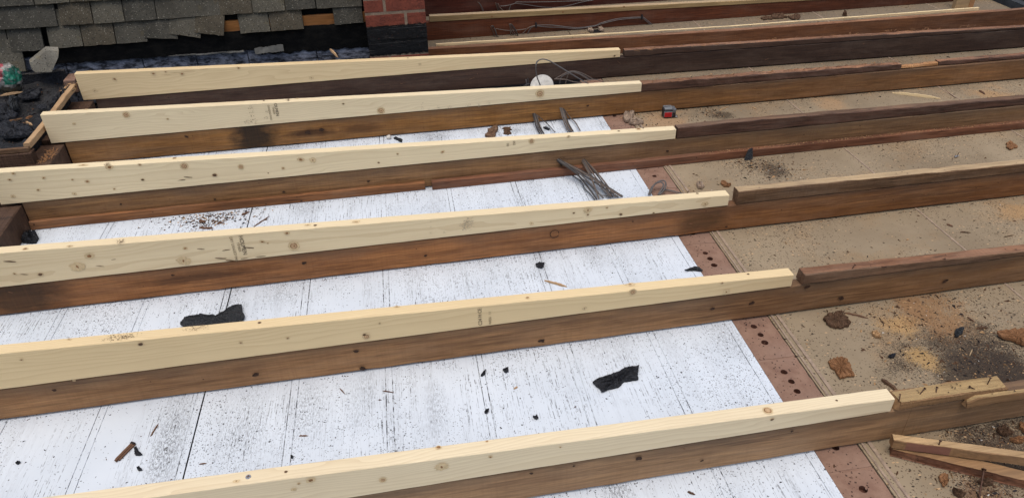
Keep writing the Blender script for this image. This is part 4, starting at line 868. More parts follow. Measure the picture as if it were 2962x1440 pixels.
# bundles dropping from the fifth joist
A = [(0.7344, 1.9109, 0.0435), (0.7406, 1.9109, 0.0439), (0.7464, 1.9109, 0.0404), (0.7511, 1.9109, 0.0379)]; AE = [(0.7354, 1.7824, 0.012), (0.7442, 1.7805, 0.012), (0.7531, 1.7786, 0.012), (0.753, 1.7679, 0.012)]
cable([hang(a, e, 0, 0, 0) for a, e in zip(A, AE)], 'grey cable in the left bundle dropping from the joist behind the tape measure row', 'left cable bundle in the fifth bay', 'cable3', .0030, .8)
cable([[(0.7535, 1.9109, 0.0367), (0.7856, 1.882, 0.012), (0.796, 1.8237, 0.012), (0.8019, 1.7787, 0.012)]], 'single thin dark cable peeling off to the right of the left bundle', 'loose cables in the fifth bay', 'cable3', .0024)
A = [(0.8537, 1.9109, 0.0593), (0.859, 1.9109, 0.0588), (0.8648, 1.9109, 0.0573), (0.8706, 1.9109, 0.0547)]; AE = [(0.8594, 1.7748, 0.012), (0.8683, 1.7729, 0.012), (0.8727, 1.7719, 0.012), (0.8785, 1.7706, 0.012)]
cable([hang(a, e, 0, 0, 0) for a, e in zip(A, AE)], 'grey brown cable in the right bundle dropping from the joist left of the tape measure', 'right cable bundle in the fifth bay', 'cable2', .0030, .8)
cable([[(0.8746, 1.9109, 0.0514), (0.9004, 1.9098, 0.014), (0.9093, 1.8504, 0.014), (0.908, 1.7674, 0.014)]], 'single pale cable curving off the right bundle in the fifth bay', 'single pale cable', 'cable2', .003)
# bundles through the fourth joist
def runs(st, mid, en, y, n): pass
A = [(0.7307, 1.4339, 0.06), (0.734, 1.4339, 0.0634), (0.7374, 1.4339, 0.0649), (0.7418, 1.4339, 0.0626), (0.7453, 1.4339, 0.0594)]
Mi = [(0.7867, 1.3451, 0.04), (0.7987, 1.3426, 0.04), (0.8076, 1.3363, 0.04), (0.8187, 1.3383, 0.04), (0.8239, 1.3416, 0.04)]
AE = [(0.8207, 1.2056, 0.012), (0.8457, 1.2068, 0.012), (0.9004, 1.2033, 0.012), (0.9125, 1.2023, 0.012), (0.9169, 1.203, 0.012)]
cable([[tuple(Vector(a) + Vector((0, .03, 0))), a, m_, e] for a, m_, e in zip(A, Mi, AE)], 'dark grey cable in the left bundle sweeping right across the white board', 'left cable bundle through the fourth joist', 'cable3', .0032, .8)
A = [(0.8271, 1.4339, 0.0458), (0.83, 1.4339, 0.0502), (0.8333, 1.4339, 0.0526), (0.8377, 1.4339, 0.0522), (0.8409, 1.4339, 0.049)]
Mi = [(0.8303, 1.3103, 0.035), (0.8388, 1.3259, 0.035), (0.8488, 1.3237, 0.035), (0.8592, 1.3303, 0.035), (0.8664, 1.3331, 0.035)]
AE = [(0.8291, 1.2063, 0.012), (0.8683, 1.2133, 0.012), (0.876, 1.2117, 0.012), (0.8819, 1.2104, 0.012), (0.8916, 1.2084, 0.012)]
cable([[tuple(Vector(a) + Vector((0, .03, 0))), a, m_, e] for a, m_, e in zip(A, Mi, AE)], 'grey brown cable in the right bundle dropping through the fourth joist', 'right cable bundle through the fourth joist', 'cable2', .0033, .8)
cable([[(0.7307, 1.4339, 0.0572), (0.7752, 1.43, 0.006), (0.8027, 1.3527, 0.006), (0.8017, 1.3013, 0.006), (0.8107, 1.2575, 0.006), (0.8156, 1.2156, 0.006)], [(0.8065, 1.3835, 0.008), (0.8272, 1.3178, 0.008), (0.8372, 1.2483, 0.008), (0.8744, 1.2191, 0.008)]], 'thin dark cable straggling left of the bundles on the white board', 'straggling thin cables', 'cable3', .0022)
cable([[(1.0136, 1.1991, 0.01), (1.0375, 1.2341, 0.02), (1.0736, 1.2548, 0.03), (1.0919, 1.2466, 0.03), (1.0818, 1.2163, 0.02), (1.0539, 1.1941, 0.008)], [(1.0175, 1.1983, 0.01), (1.0454, 1.2347, 0.028), (1.0746, 1.246, 0.03), (1.0781, 1.2248, 0.025), (1.0481, 1.1953, 0.008)], [(1.0717, 1.2312, 0.006), (1.0954, 1.2262, 0.006), (1.1211, 1.204, 0.006), (1.1402, 1.1876, 0.006)]], 'loose coil of thin grey cable on the dusty bricks', 'coil of cable on the bricks', 'cable', .0032)
# far cables on the eighth and ninth joists
def P6(pts, y): return pts
yJ = 3.108
cable([[(0.7399, 3.105, 0.0579), (0.7543, 3.105, 0.0264), (0.7667, 3.105, -0.0238)], [(0.7438, 3.1, 0.0637), (0.763, 3.1, 0.0396), (0.7752, 3.1, -0.0229)], [(0.7477, 3.095, 0.0665), (0.7682, 3.095, 0.0346), (0.7698, 3.095, -0.0208)], [(0.753, 3.09, 0.0676), (0.7642, 3.09, 0.0304), (0.7906, 3.09, -0.0208)]], 'grey cable in the left drop on the cabled far joist', 'left cable drop on the far joist', 'cable2', .0029)
cable([[(0.8451, 3.1, 0.0656), (0.8583, 3.1, 0.0234), (0.8887, 3.1, -0.0252)], [(0.8473, 3.095, 0.0691), (0.8637, 3.095, 0.0338), (0.8971, 3.095, -0.0242)], [(0.851, 3.09, 0.0703), (0.8751, 3.09, 0.0345), (0.9055, 3.09, -0.0217)], [(0.8562, 3.085, 0.0708), (0.8803, 3.085, 0.0326), (0.9014, 3.085, -0.0213)], [(0.8522, 3.1, 0.0331), (0.8533, 3.1, 0.0022), (0.8559, 3.1, -0.0243)]], 'grey cable in the right drop on the cabled far joist', 'right cable drop on the far joist', 'cable2', .0029)
cable([[(0.7706, 3.108, 0.0426), (0.8073, 3.108, 0.0338), (0.8474, 3.108, 0.0263), (0.8939, 3.108, 0.026), (0.9437, 3.108, 0.0285)]], 'thin cable looping between the two drops on the far joist', 'looped far cable', 'cable2', .003)
cable([[(0.9056, 3.106, -0.0159), (0.9276, 3.106, 0.0072), (0.9589, 3.106, 0.0357), (0.9995, 3.106, 0.0457)], [(0.94, 3.106, -0.0232), (0.9557, 3.106, 0.0082), (0.9745, 3.106, 0.0346), (0.9995, 3.106, 0.0436)]], 'short cable rising to the clip on the far joist', 'cables rising to the clip', 'cable2', .0029)
cable([[(1.0034, 3.11, 0.0451), (1.0976, 3.11, 0.0384), (1.1928, 3.11, 0.0207), (1.2566, 3.11, 0.013), (1.3524, 3.11, 0.0186), (1.3881, 3.108, 0.0318), (1.4902, 3.108, 0.0495), (1.6235, 3.108, 0.0483), (1.654, 3.108, 0.0349), (1.6966, 3.108, 0.0004), (1.7344, 3.108, -0.0341)], [(1.003, 3.108, 0.0427), (1.0658, 3.108, 0.0305), (1.1447, 3.108, 0.0233), (1.218, 3.108, 0.0102), (1.2722, 3.108, 0.0094), (1.3519, 3.108, 0.0161), (1.3942, 3.106, 0.0276), (1.4965, 3.106, 0.0434), (1.6232, 3.106, 0.0439), (1.647, 3.106, 0.0328), (1.6826, 3.106, 0.002), (1.7189, 3.106, -0.0324)]], 'long grey cable swagged along the far joist between two clips', 'cables swagged along the far joist', 'cable', .0029)
cable([[(0.7347, 3.57, 0.068), (0.7505, 3.57, 0.0474), (0.7625, 3.57, 0.0105)], [(0.7412, 3.57, 0.0643), (0.7569, 3.57, 0.0404), (0.7691, 3.57, 0.0101)], [(0.8461, 3.57, 0.0541), (0.8521, 3.57, 0.0308), (0.8615, 3.57, 0.0021)], [(0.8512, 3.56, 0.0565), (0.8572, 3.56, 0.0332), (0.8683, 3.56, 0.0045)], [(0.8594, 3.56, 0.0527), (0.8722, 3.56, 0.0257), (0.8953, 3.56, 0.0027)], [(0.9399, 3.56, 0.0408), (0.9328, 3.56, 0.0216), (0.9257, 3.56, 0.0039)]], 'grey cable dropping from the maroon joist at the top of the photo', 'cable drops on the maroon joist', 'cable2', .0029)
cable([[(0.8749, 3.575, 0.0311), (0.9188, 3.575, 0.0315), (0.9663, 3.575, 0.0415), (0.98, 3.575, 0.0488), (1.0683, 3.575, 0.043), (1.2397, 3.575, 0.0349), (1.4656, 3.575, 0.0284)], [(0.9658, 3.572, 0.043), (1.0336, 3.572, 0.0313), (1.1362, 3.572, 0.0095), (1.2224, 3.572, 0.0004), (1.3089, 3.572, 0.0062), (1.3953, 3.572, 0.0222), (1.4717, 3.572, 0.0295)]], 'long grey cable swagged on the maroon joist at the top of the photo', 'cables swagged on the maroon joist', 'cable', .0029)
for p, lb in (((1.0012, 3.104, 0.0548), 'small black cable clip on the far joist near the drops'), ((1.6292, 3.104, 0.0565), 'small black cable clip on the far joist at the right end of the swag')):
    b = MB(); b.rbox((p[0], p[1], p[2] - .008), (.008, .016, .026), .002); b.cyl((p[0], p[1] + .006, p[2] + .008), (0, -1, 0), .0016, .012, 0, 8)
    tag(b.build('cable_clip', M['felt'], loc=p), lb, 'cable clip')

# ------------------------------------------------------------------ round junction box and its cables
jc = Vector((0.8116, 2.09, 0.0978))
jn = Vector((-.34, -.62, .71)).normalized(); R_J = .0535
jbm = flatmat('dusty_white_plastic', (.52, .50, .45), .6, .22, 60, .35, .0006)
box = empty('junction_box', tuple(jc), 'round off white plastic junction box tilted against the dark joist', 'junction box')
b = MB(); b.cyl(jc - jn * .040, jn, R_J * .98, .034, 0, 40); b.build('body', flatmat('box_body_pink_grey', (.33, .265, .235), .7, .2, 60), box)
u = jn.orthogonal().normalized(); w_ = jn.cross(u)
b = MB(); b.cyl(jc - jn * .006, jn, R_J, .008, 0, 40, R_J * .965)
for t in (.6, 1.7): # raised ribs across the cover
    d = u * math.cos(t) + w_ * math.sin(t); e = jn.cross(d)
    b.rbox(jc + jn * .0025 + e * (.012 if t > 1 else -.02), (.0025, .07, .002), .0005, 0, Matrix((e, d, jn)).transposed(), 1)
cover = b.build('cover', jbm, box)
for k in (0, 1):
    b = MB(); p = jc + jn * .002 + (w_ if k else -w_) * .034; b.cyl(p, jn, .004, .0015, 0, 12); b.build('screw', M['steel'], cover)
b = MB(); p = jc + jn * .0023
for _ in range(22): q = p + u * U(-.02, .025) + w_ * U(-.02, .012); b.disc(q, u, w_, U(.001, .005), U(.001, .003), 0, 8, .5, rot=U(0, 3))
b.build('dirt_marks', M['crumbbr'], cover)
# JBC
cable([[(0.7952, 2.045, 0.1176), (0.7882, 2.045, 0.136), (0.7814, 2.045, 0.1551), (0.7759, 2.045, 0.1851), (0.7758, 2.045, 0.2124), (0.787, 2.06, 0.2239), (0.8085, 2.06, 0.2302), (0.8356, 2.06, 0.2218), (0.8667, 2.06, 0.2024), (0.9243, 2.06, 0.1626), (0.9696, 2.06, 0.1316), (1.0173, 2.06, 0.101)]], 'thick grey cable arching high over the round junction box', 'arching cable', 'cable', .0036)
cable([[(0.8776, 2.1, 0.1215), (0.9034, 2.1, 0.1335), (0.9328, 2.1, 0.1471), (0.9607, 2.1, 0.1491), (0.9948, 2.1, 0.1381), (1.0294, 2.1, 0.1191), (1.0547, 2.1, 0.1016)], [(0.9002, 2.11, 0.09), (0.9017, 2.11, 0.1109), (0.9116, 2.11, 0.1253), (0.9375, 2.11, 0.1373), (0.9635, 2.11, 0.1418), (1.0055, 2.11, 0.1231), (1.0445, 2.11, 0.0949)], [(0.9292, 2.12, 0.0836), (0.9343, 2.12, 0.1063), (0.9421, 2.12, 0.1285), (0.9587, 2.12, 0.1375), (0.993, 2.12, 0.1242), (1.0359, 2.12, 0.0956)]], 'thin grey cable in the low arch right of the junction box', 'low arch of cables by the junction box', 'cable2', .0022)
cable([[(0.8576, 2.04, 0.1431), (0.8869, 2.04, 0.1402), (0.9164, 2.04, 0.1344), (0.9425, 2.04, 0.1237), (0.9722, 2.04, 0.1168), (0.9944, 2.04, 0.1192), (1.0219, 2.04, 0.1257), (1.0461, 2.04, 0.1242), (1.0689, 2.04, 0.1166), (1.0881, 2.04, 0.1074)]], 'pale thin cable snaking right from the junction box rim', 'pale snaking cable', 'cable2', .0026)
cable([[(0.7254, 2.06, 0.1151), (0.7382, 2.06, 0.1205), (0.7491, 2.06, 0.1243)], [(0.7477, 2.13, 0.1165), (0.7504, 2.13, 0.1029), (0.7513, 2.13, 0.0865)], [(0.756, 2.13, 0.1215), (0.7579, 2.13, 0.1061), (0.7587, 2.13, 0.0859)]], 'short cable end left of the round junction box', 'short cable ends by the junction box', 'cable3', .0030, .8)

# ------------------------------------------------------------------ tape measure
tp = (1.331, 1.8379, 0.0)
tape = empty('tape_measure', (tp[0], tp[1], 0), 'small black and grey tape measure with a red front label', 'tape measure', rz=-.10)
def tp_part(name, mb, m, par=tape): return mb.build(name, m, par)
dkp = flatmat('black_rubber', (.020, .020, .022), .55, .3, 60, .4, 0); gyp = flatmat('grey_plastic', (.11, .115, .12), .4, .12, 50, .5, 0); silp = flatmat('silver_plastic', (.15, .155, .16), .35, .1, 50, .5, 0); redp = flatmat('red_label', (.40, .012, .016), .4, .15, 60, .45, 0)
b = MB(); b.rbox((0, .017, .021), (.056, .040, .042), .008, 0, None, 3); case = tp_part('case', b, dkp)
b = MB(); b.rbox((.019, .0155, .0335), (.016, .041, .019), .004, 0, Matrix.Rotation(.12, 3, 'Y'), 2); tp_part('side_grip', b, gyp)
b = MB(); b.rbox((-.006, .010, .0425), (.036, .018, .006), .0022, 0, Matrix.Rotation(.25, 3, 'X'), 2); b.rbox((-.022, .020, .0425), (.004, .03, .006), .0015, 0, None, 1); b.rbox((.009, .022, .0425), (.004, .026, .006), .0015, 0, Matrix.Rotation(-.2, 3, 'Z'), 1); b.rbox((-.006, .0345, .0425), (.036, .004, .006), .0015, 0, None, 1); tp_part('lock_frame', b, silp)
b = MB(); b.rbox((-.006, .023, .0428), (.022, .006, .004), .001, 0, None, 1); tp_part('lock_button', b, dkp)
b = MB(); b.rbox((-.008, -.0022, .0185), (.038, .004, .027), .0018, 0, None, 2); lb_ = tp_part('label_frame', b, silp)
b = MB(); b.rbox((-.008, -.0042, .0175), (.033, .002, .0215), .0008, 0, None, 2); o = b.build('red_label', redp, lb_)
b = MB(); b.rbox((.0305, .006, .006), (.010, .018, .0018), .0005, 0, None, 1); b.rbox((.0355, .006, .004), (.0012, .018, .009), .0004, 0, None, 1); tp_part('hook', b, M['steel'])

# ------------------------------------------------------------------ plastic packet in the gutter
pc = (-1.4575, 2.36, 0.2253)
bm = bmesh.new(); bmesh.ops.create_icosphere(bm, subdivisions=4, radius=1)
mb = MB(); vs = []
for v in bm.verts:
    d = v.co.normalized(); r = 1 + .22 * noise.noise(d * 1.7) + .13 * abs(noise.noise(d * 5)) + .05 * noise.noise(d * 12)
    vs.append(Vector((pc[0] - .012 + d.x * .062 * r, pc[1] + .01 + d.y * .05 * r, pc[2] - .008 + d.z * .066 * r)))
bm.verts.index_update(); cl = []
for f in bm.faces:
    c = f.calc_center_median().normalized(); n1 = noise.noise(c * 3 + Vector((4, 1, 2))) * .25
    m = 2
    if c.x > .18 + n1 and c.z > -.15 + n1 and c.z < .75: m = 0
    elif c.x < .12 + n1 and c.z > .05 + n1: m = 1
    elif c.z < -.3 + n1: m = 3
    if m in (0, 1) and noise.noise(c * 4.3) > .32: m = 2
    mb.add([vs[v.index] for v in f.verts], [(0, 1, 2)], m, True)
bm.free()
tag(mb.build('plastic_packet', [flatmat('green_film', (.010, .12, .075), .3, .35, 40, .6, .002), flatmat('pink_film', (.27, .05, .06), .3, .4, 40, .6, .002), flatmat('clear_dull_film', (.17, .165, .15), .3, .4, 50, .6, .002), flatmat('dark_film', (.06, .055, .04), .35, .5, 50, .5, .002)], loc=pc), 'crumpled green and pink plastic packet lying in the black gutter', 'packet')

# ------------------------------------------------------------------ loose offcuts at the bottom right
lo = [(1.1688, -0.021, 0.052), (1.4222, -0.1254, 0.05), (1.1649, -0.0411, 0.012), (1.3948, -0.1769, 0.012)]
def stick(name, a, e, w, z0, z1, z0e, z1e, mats, label, ext=1.35):
    a = Vector(a[:2]); e = Vector(e[:2]); L = (e - a).length * ext; ang = math.atan2(e.y - a.y, e.x - a.x)
    mb = MB(); mb.beam(0, L, -w, 0, lambda x: z0 + (z0e - z0) * x / L, lambda x: z1 + (z1e - z1) * x / L, 40, .001, .0016, endj=.0006, seed=a.x * 30)
    for q in range(40):
        mb.m[q * 8 + 2] = 1
    ca, sa = math.cos(ang), math.sin(ang)
    mb.v = [(a.x + v[0] * ca - v[1] * sa, a.y + v[0] * sa + v[1] * ca, v[2]) for v in mb.v]
    return mb, a, ang, L, mats, label
mb, a, ang, L, ms, lb = stick('offcut', lo[0], lo[1], .021, .026, .052, .030, .055, None, None)
n = 40
for q in range(3, 13): mb.m[q * 8 + 0] = 2
o = tag(mb.build('offcut_batten', [M['offcut'], M['offcut_top'], M['redstain']], loc=(a.x, a.y, .03)), 'upper of two loose tan battens at the bottom right, red streak on its edge', 'batten')
mb, a, ang, L, ms, lb = stick('offcut', lo[2], lo[3], -.026, .001, .0245, .001, .0245, None, None)
o = tag(mb.build('offcut_batten', [M['ledger'], M['offcut']], loc=(a.x, a.y, 0)), 'lower of two loose battens, lying flat on the grey boards under the red streaked one', 'batten')
nail((1.2498, -0.0719, 0.056), (.1, .1, 1), .008, .0014, 'short rusty nail standing in the upper loose batten')
pA = (1.3207, -0.1375, 0.03); pB = (1.2811, -0.1854, 0.004)
b = MB(); b.tube([pA, tuple((Vector(pA) + Vector(pB)) / 2), pB], .0022, 0, 8, 3); b.cyl(pA, Vector(pA) - Vector(pB), .0052, .0016, 0, 12)
tag(b.build('long_nail', M['rust'], loc=pA), 'long rusty nail lying against the lower loose batten at the bottom right', 'nail')

# ------------------------------------------------------------------ larger pieces of debris, each its own thing
def piece(name, pts, z0, th, m, label, cat, rough=.3, curl=0., group=None):
    mb = MB(); mb.flake(pts, z0, th, 0, rough, curl, rag=.05 if m.startswith('felt') else .14); return tag(mb.build(name, M[m], loc=(pts[0][0], pts[0][1], z0)), label, cat, group)
G1 = 'scraps of black roofing felt on the white boards'
piece('felt_scrap', [(0.558, 0.3181), (0.5814, 0.3294), (0.6033, 0.3351), (0.6281, 0.3403), (0.6483, 0.3486), (0.6646, 0.3536), (0.6814, 0.3511), (0.6944, 0.3518), (0.683, 0.3293), (0.6768, 0.3062), (0.6579, 0.306), (0.6377, 0.306), (0.6255, 0.2946), (0.6184, 0.2901), (0.5888, 0.2863), (0.5714, 0.2801), (0.5698, 0.294), (0.5638, 0.3031)], .0008, .008, 'felt', 'large torn black felt scrap on the white board near the bottom', 'felt scrap', .35, .004, G1)
piece('felt_scrap', [(-0.5351, 0.7733), (-0.5292, 0.7975), (-0.51, 0.8053), (-0.4901, 0.8091), (-0.4414, 0.7971), (-0.4081, 0.8141), (-0.3925, 0.8325), (-0.3712, 0.8307), (-0.357, 0.7682), (-0.3653, 0.7506), (-0.394, 0.7469), (-0.4366, 0.7414), (-0.4796, 0.7408)], .0008, .010, 'feltgrey', 'grainy dark grey felt scrap tucked behind the C24 stamped timber', 'felt scrap', .3, .006, G1)
piece('felt_scrap', [(0.5227, 0.8617), (0.537, 0.8699), (0.5529, 0.8635), (0.5471, 0.8505), (0.5393, 0.8393), (0.5252, 0.8483)], .0006, .006, 'felt', 'small angular black felt scrap on the white board in the middle bay', 'felt scrap', .3, .004, G1)
piece('felt_scrap', [(0.969, 0.7336), (0.991, 0.7453), (1.0096, 0.7506), (1.0229, 0.743), (1.025, 0.7232), (1.0132, 0.7281), (0.9978, 0.7349)], .0006, .005, 'feltgrey', 'curved grey felt sliver beside the brick strip', 'felt scrap', .3, .006, G1)
piece('felt_scrap', [(0.3394, 0.4111), (0.3476, 0.4159), (0.3551, 0.4161), (0.3535, 0.404), (0.3451, 0.3984)], .0006, .006, 'felt', 'small black felt lump left of the large torn scrap', 'felt scrap', .3, .002, G1)
piece('felt_scrap', [(0.3834, 0.2336), (0.3908, 0.2342), (0.3944, 0.2386), (0.3959, 0.2268), (0.3899, 0.2237)], .0006, .006, 'felt', 'small pointed black felt lump below and left of the large torn scrap', 'felt scrap', .3, .002, G1)
piece('felt_scrap', [(-0.5624, 0.321), (-0.5563, 0.3234), (-0.5485, 0.3089), (-0.538, 0.2969), (-0.5453, 0.2965), (-0.554, 0.2988)], .0006, .006, 'felt', 'black felt crumb beside the split brown stick', 'felt scrap', .3, .002, G1)
piece('felt_scrap', [(-0.5422, 0.2584), (-0.5364, 0.2604), (-0.5279, 0.2495), (-0.5364, 0.2497)], .0006, .006, 'felt', 'black felt crumb below the split brown stick', 'felt scrap', .3, .002, G1)
piece('felt_scrap', [(0.2691, 0.2731), (0.2755, 0.2804), (0.2822, 0.2794), (0.2777, 0.2695), (0.2705, 0.2685)], .0006, .006, 'felt', 'dark rounded felt crumb in the middle of the lowest full bay', 'felt scrap', .3, .002, G1)
piece('felt_scrap', [(0.279, 0.4012), (0.2878, 0.4135), (0.2961, 0.4199), (0.2918, 0.4066), (0.2829, 0.3992)], .0006, .006, 'felt', 'slim black felt crumb near the joist foot in the lowest full bay', 'felt scrap', .3, .002, G1)
piece('felt_scrap', [(-0.195, 0.2245), (-0.1917, 0.2261), (-0.1886, 0.2214), (-0.1903, 0.2173), (-0.1942, 0.2187)], .0006, .006, 'felt', 'round black crumb beside the dark board joint near the nearest timber', 'felt scrap', .3, .002, G1)
piece('felt_scrap', [(-0.8238, 0.3271), (-0.82, 0.3326), (-0.8138, 0.3288), (-0.8183, 0.3241)], .0006, .006, 'felt', 'small black crumb alone at the lower left of the white board', 'felt scrap', .3, .002, G1)
piece('felt_scrap', [(0.1289, 1.8856), (0.1402, 1.8925), (0.1648, 1.8603), (0.1612, 1.8377), (0.1471, 1.858)], .0006, .006, 'felt', 'black felt sliver beside the white foam ball', 'felt scrap', .3, .003, G1)
piece('felt_scrap', [(0.7669, 1.851), (0.7798, 1.856), (0.7925, 1.8343), (0.784, 1.8219)], .0006, .006, 'felt', 'black felt scrap between the two cable bundles in the fifth bay', 'felt scrap', .3, .003, G1)
# lump in the left corner of the third bay
piece('felt_scrap', [(-1.1438, 1.3404), (-1.1456, 1.381), (-1.1351, 1.3934), (-1.1088, 1.3791), (-1.0969, 1.3534), (-1.0969, 1.3277), (-1.1173, 1.3292)], .0008, .022, 'felt', 'black lump in the left corner of the white board by the rough block', 'felt scrap', .4, .0, G1)
# on the old boards
p = (1.4499, 1.3599); s = MB()
tri = [(1.4721, 1.405, -0.0221), (1.4774, 1.405, 0.0017), (1.4927, 1.405, 0.034), (1.5105, 1.405, 0.0407), (1.5107, 1.405, 0.0103), (1.5029, 1.405, -0.0329)]
f = [Vector((v[0], 1.412 - .0 - .35 * max(0, .05 - v[2]), v[2] + .002)) for v in tri]; n = len(f)
s.add(f + [v + Vector((0, .004, .002)) for v in f], [tuple(range(n)), tuple(range(2 * n - 1, n - 1, -1))] + [((k + 1) % n, k, k + n, (k + 1) % n + n) for k in range(n)])
tag(s.build('felt_shard', M['feltgrey'], loc=tuple(f[0])), 'dark pointed felt shard leaning against the ledger batten', 'felt shard')
tri = [(1.3944, 1.06, 0.0863), (1.3953, 1.06, 0.1076), (1.4213, 1.06, 0.0841)]
f = [Vector(v) + Vector((0, -.02, .0)) for v in tri]; zmin = min(v.z for v in f)
s = MB(); f = [Vector((v.x, v.y + (v.z - zmin) * .3, v.z - zmin + .001)) for v in f]; n = 3
s.add(f + [v + Vector((.006, .012, .0)) for v in f], [tuple(range(n)), tuple(range(2 * n - 1, n - 1, -1))] + [((k + 1) % n, k, k + n, (k + 1) % n + n) for k in range(n)])
tag(s.build('felt_shard', M['felt'], loc=tuple(f[0])), 'small black triangular felt shard behind the tan firring', 'felt shard')
piece('felt_scrap', [(1.5869, 0.3062), (1.6016, 0.3214), (1.6152, 0.3234), (1.6277, 0.3219), (1.6116, 0.305), (1.5887, 0.2926), (1.5781, 0.2919)], .001, .006, 'feltgrey', 'leaf shaped dark felt flake on the gritty boards at the right', 'felt scrap', .3, .004, 'felt flakes on the old boards')
piece('felt_scrap', [(1.3549, 0.2584), (1.3686, 0.2645), (1.3803, 0.2626), (1.3718, 0.2545), (1.3578, 0.253)], .001, .006, 'felt', 'small black felt flake left of the gritty patch', 'felt scrap', .3, .002, 'felt flakes on the old boards')
G2 = 'chips of rotten wood on the old boards'
piece('wood_chip', [(1.1877, 0.2703), (1.2073, 0.2794), (1.226, 0.2787), (1.2399, 0.275), (1.24, 0.2619), (1.2387, 0.2492), (1.2306, 0.2253), (1.2267, 0.2085), (1.2069, 0.2092), (1.1838, 0.2068), (1.1857, 0.2259), (1.1892, 0.2399), (1.1834, 0.2517)], .001, .007, 'chip', 'square orange rotten wood chip at the right, nearest the nailed firring', 'wood chip', .45, .003, G2)
piece('wood_chip', [(1.2687, 0.4374), (1.3034, 0.4515), (1.3365, 0.455), (1.3322, 0.4304), (1.3326, 0.4014), (1.3159, 0.3916), (1.2905, 0.3885), (1.2725, 0.398), (1.2663, 0.4164)], .001, .009, 'chip2', 'reddish brown rotten chunk at the right, near the brown joist foot', 'wood chip', .5, .003, G2)
piece('wood_chip', [(1.6936, 0.2788), (1.7278, 0.2852), (1.7567, 0.2826), (1.7963, 0.2722), (1.7865, 0.2366), (1.7427, 0.209), (1.7282, 0.2277), (1.7193, 0.2456), (1.6961, 0.2586)], .003, .010, 'chip', 'large orange split wood slab at the right edge', 'wood chip', .4, .008, G2)
piece('wood_chip', [(2.5587, 1.3047), (2.5881, 1.319), (2.5872, 1.2934), (2.5827, 1.2668), (2.5321, 1.2537), (2.5397, 1.2782)], .001, .006, 'chip', 'pale orange wood chip near the right edge in the third bay from front', 'wood chip', .4, .004, G2)
piece('wood_chip', [(1.3665, 0.3547), (1.3812, 0.3556), (1.3825, 0.342), (1.3803, 0.3306), (1.3659, 0.3368)], .001, .008, 'crumbtan', 'small tan wood chip in the sawdust streak', 'wood chip', .4, .002, G2)
piece('wood_chip', [(1.2328, -0.1168), (1.2536, -0.1168), (1.2489, -0.129), (1.2385, -0.1402), (1.2248, -0.1454), (1.2275, -0.1307)], .001, .006, 'chip', 'thin tan wood flake on the clean board below the loose battens', 'wood chip', .4, .003, G2)
piece('wood_chip', [(1.3137, 1.2462), (1.3282, 1.2344), (1.3392, 1.2149), (1.3277, 1.2037), (1.3072, 1.2114)], .001, .008, 'chip', 'orange wood chip just behind the square end of the tan firring', 'wood chip', .4, .003, G2)
piece('wood_chip', [(1.4621, -0.0173), (1.4781, -0.0173), (1.4819, -0.0355), (1.4776, -0.044), (1.455, -0.0426), (1.45, -0.0291)], .001, .008, 'chip2', 'grey brown curled wood chunk in the right corner heap', 'wood chip', .5, .004, G2)
piece('wood_chip', [(1.4599, -0.0559), (1.4868, -0.052), (1.4959, -0.06), (1.4826, -0.0696), (1.4646, -0.0629)], .001, .008, 'chip', 'orange brown wood chunk low in the right corner heap', 'wood chip', .5, .003, G2)
piece('wood_chip', [(1.5183, -0.0173), (1.5328, -0.0186), (1.5321, -0.0328), (1.5139, -0.0481), (1.5092, -0.0378)], .001, .009, 'chip', 'orange wood chunk at the right edge of the corner heap', 'wood chip', .5, .003, G2)
piece('wood_chip', [(1.3071, -0.1458), (1.3267, -0.1429), (1.3407, -0.147), (1.3347, -0.1608), (1.318, -0.1602), (1.308, -0.1542)], .001, .007, 'chip2', 'dark brown chunk beside the long rusty nail', 'wood chip', .5, .003, G2)
piece('wood_chip', [(1.2378, -0.1552), (1.2519, -0.1606), (1.2567, -0.1735), (1.244, -0.1776), (1.2353, -0.1667)], .001, .010, 'chip2', 'dark brown flake at the very bottom right, left of the long nail', 'wood chip', .5, .003, G2)
piece('wood_chip', [(2.4344, 3.0954), (2.4871, 3.1383), (2.5154, 3.0982), (2.5141, 3.0395), (2.4641, 3.0384), (2.4194, 3.0446)], .001, .008, 'chip2', 'brown splintered chunk on the grey board beyond the chimney joist', 'wood chip', .5, .004, G2)
piece('wood_chip', [(2.3521, 3.0606), (2.3956, 3.0936), (2.4247, 3.0758), (2.4146, 3.035), (2.3563, 3.0274)], .001, .005, 'chip2', 'smaller brown chip left of the splintered chunk in the far bay', 'wood chip', .5, .004, G2)
piece('wood_chip', [(2.5229, 3.0526), (2.5886, 3.0919), (2.609, 3.0649), (2.5668, 2.999), (2.5152, 3.0048)], .001, .006, 'chip2', 'orange brown chip right of the splintered chunk in the far bay', 'wood chip', .5, .004, G2)
piece('wood_chip', [(2.8486, 3.0081), (2.8827, 3.0442), (2.864, 2.9869)], .001, .02, 'crumbbr', 'tiny brown upright chip in the far bay near the pale block', 'wood chip', .4, .003, G2)
G3 = 'dusty plaster lumps near the tape measure'
piece('plaster_lump', [(1.1395, 1.887), (1.1599, 1.9324), (1.175, 1.9436), (1.1946, 1.9224), (1.1753, 1.8756), (1.1575, 1.8389), (1.1251, 1.8231)], .001, .014, 'seam', 'crumpled brown dusty lump left of the tape measure against the joist foot', 'lump', .5, .004, G3)
piece('plaster_lump', [(1.1367, 1.8093), (1.1521, 1.8343), (1.1756, 1.8464), (1.1949, 1.8307), (1.1986, 1.8014), (1.1716, 1.7904)], .001, .012, 'seam', 'dusty lump nearer the new timber, below and left of the tape measure', 'lump', .5, .004, G3)
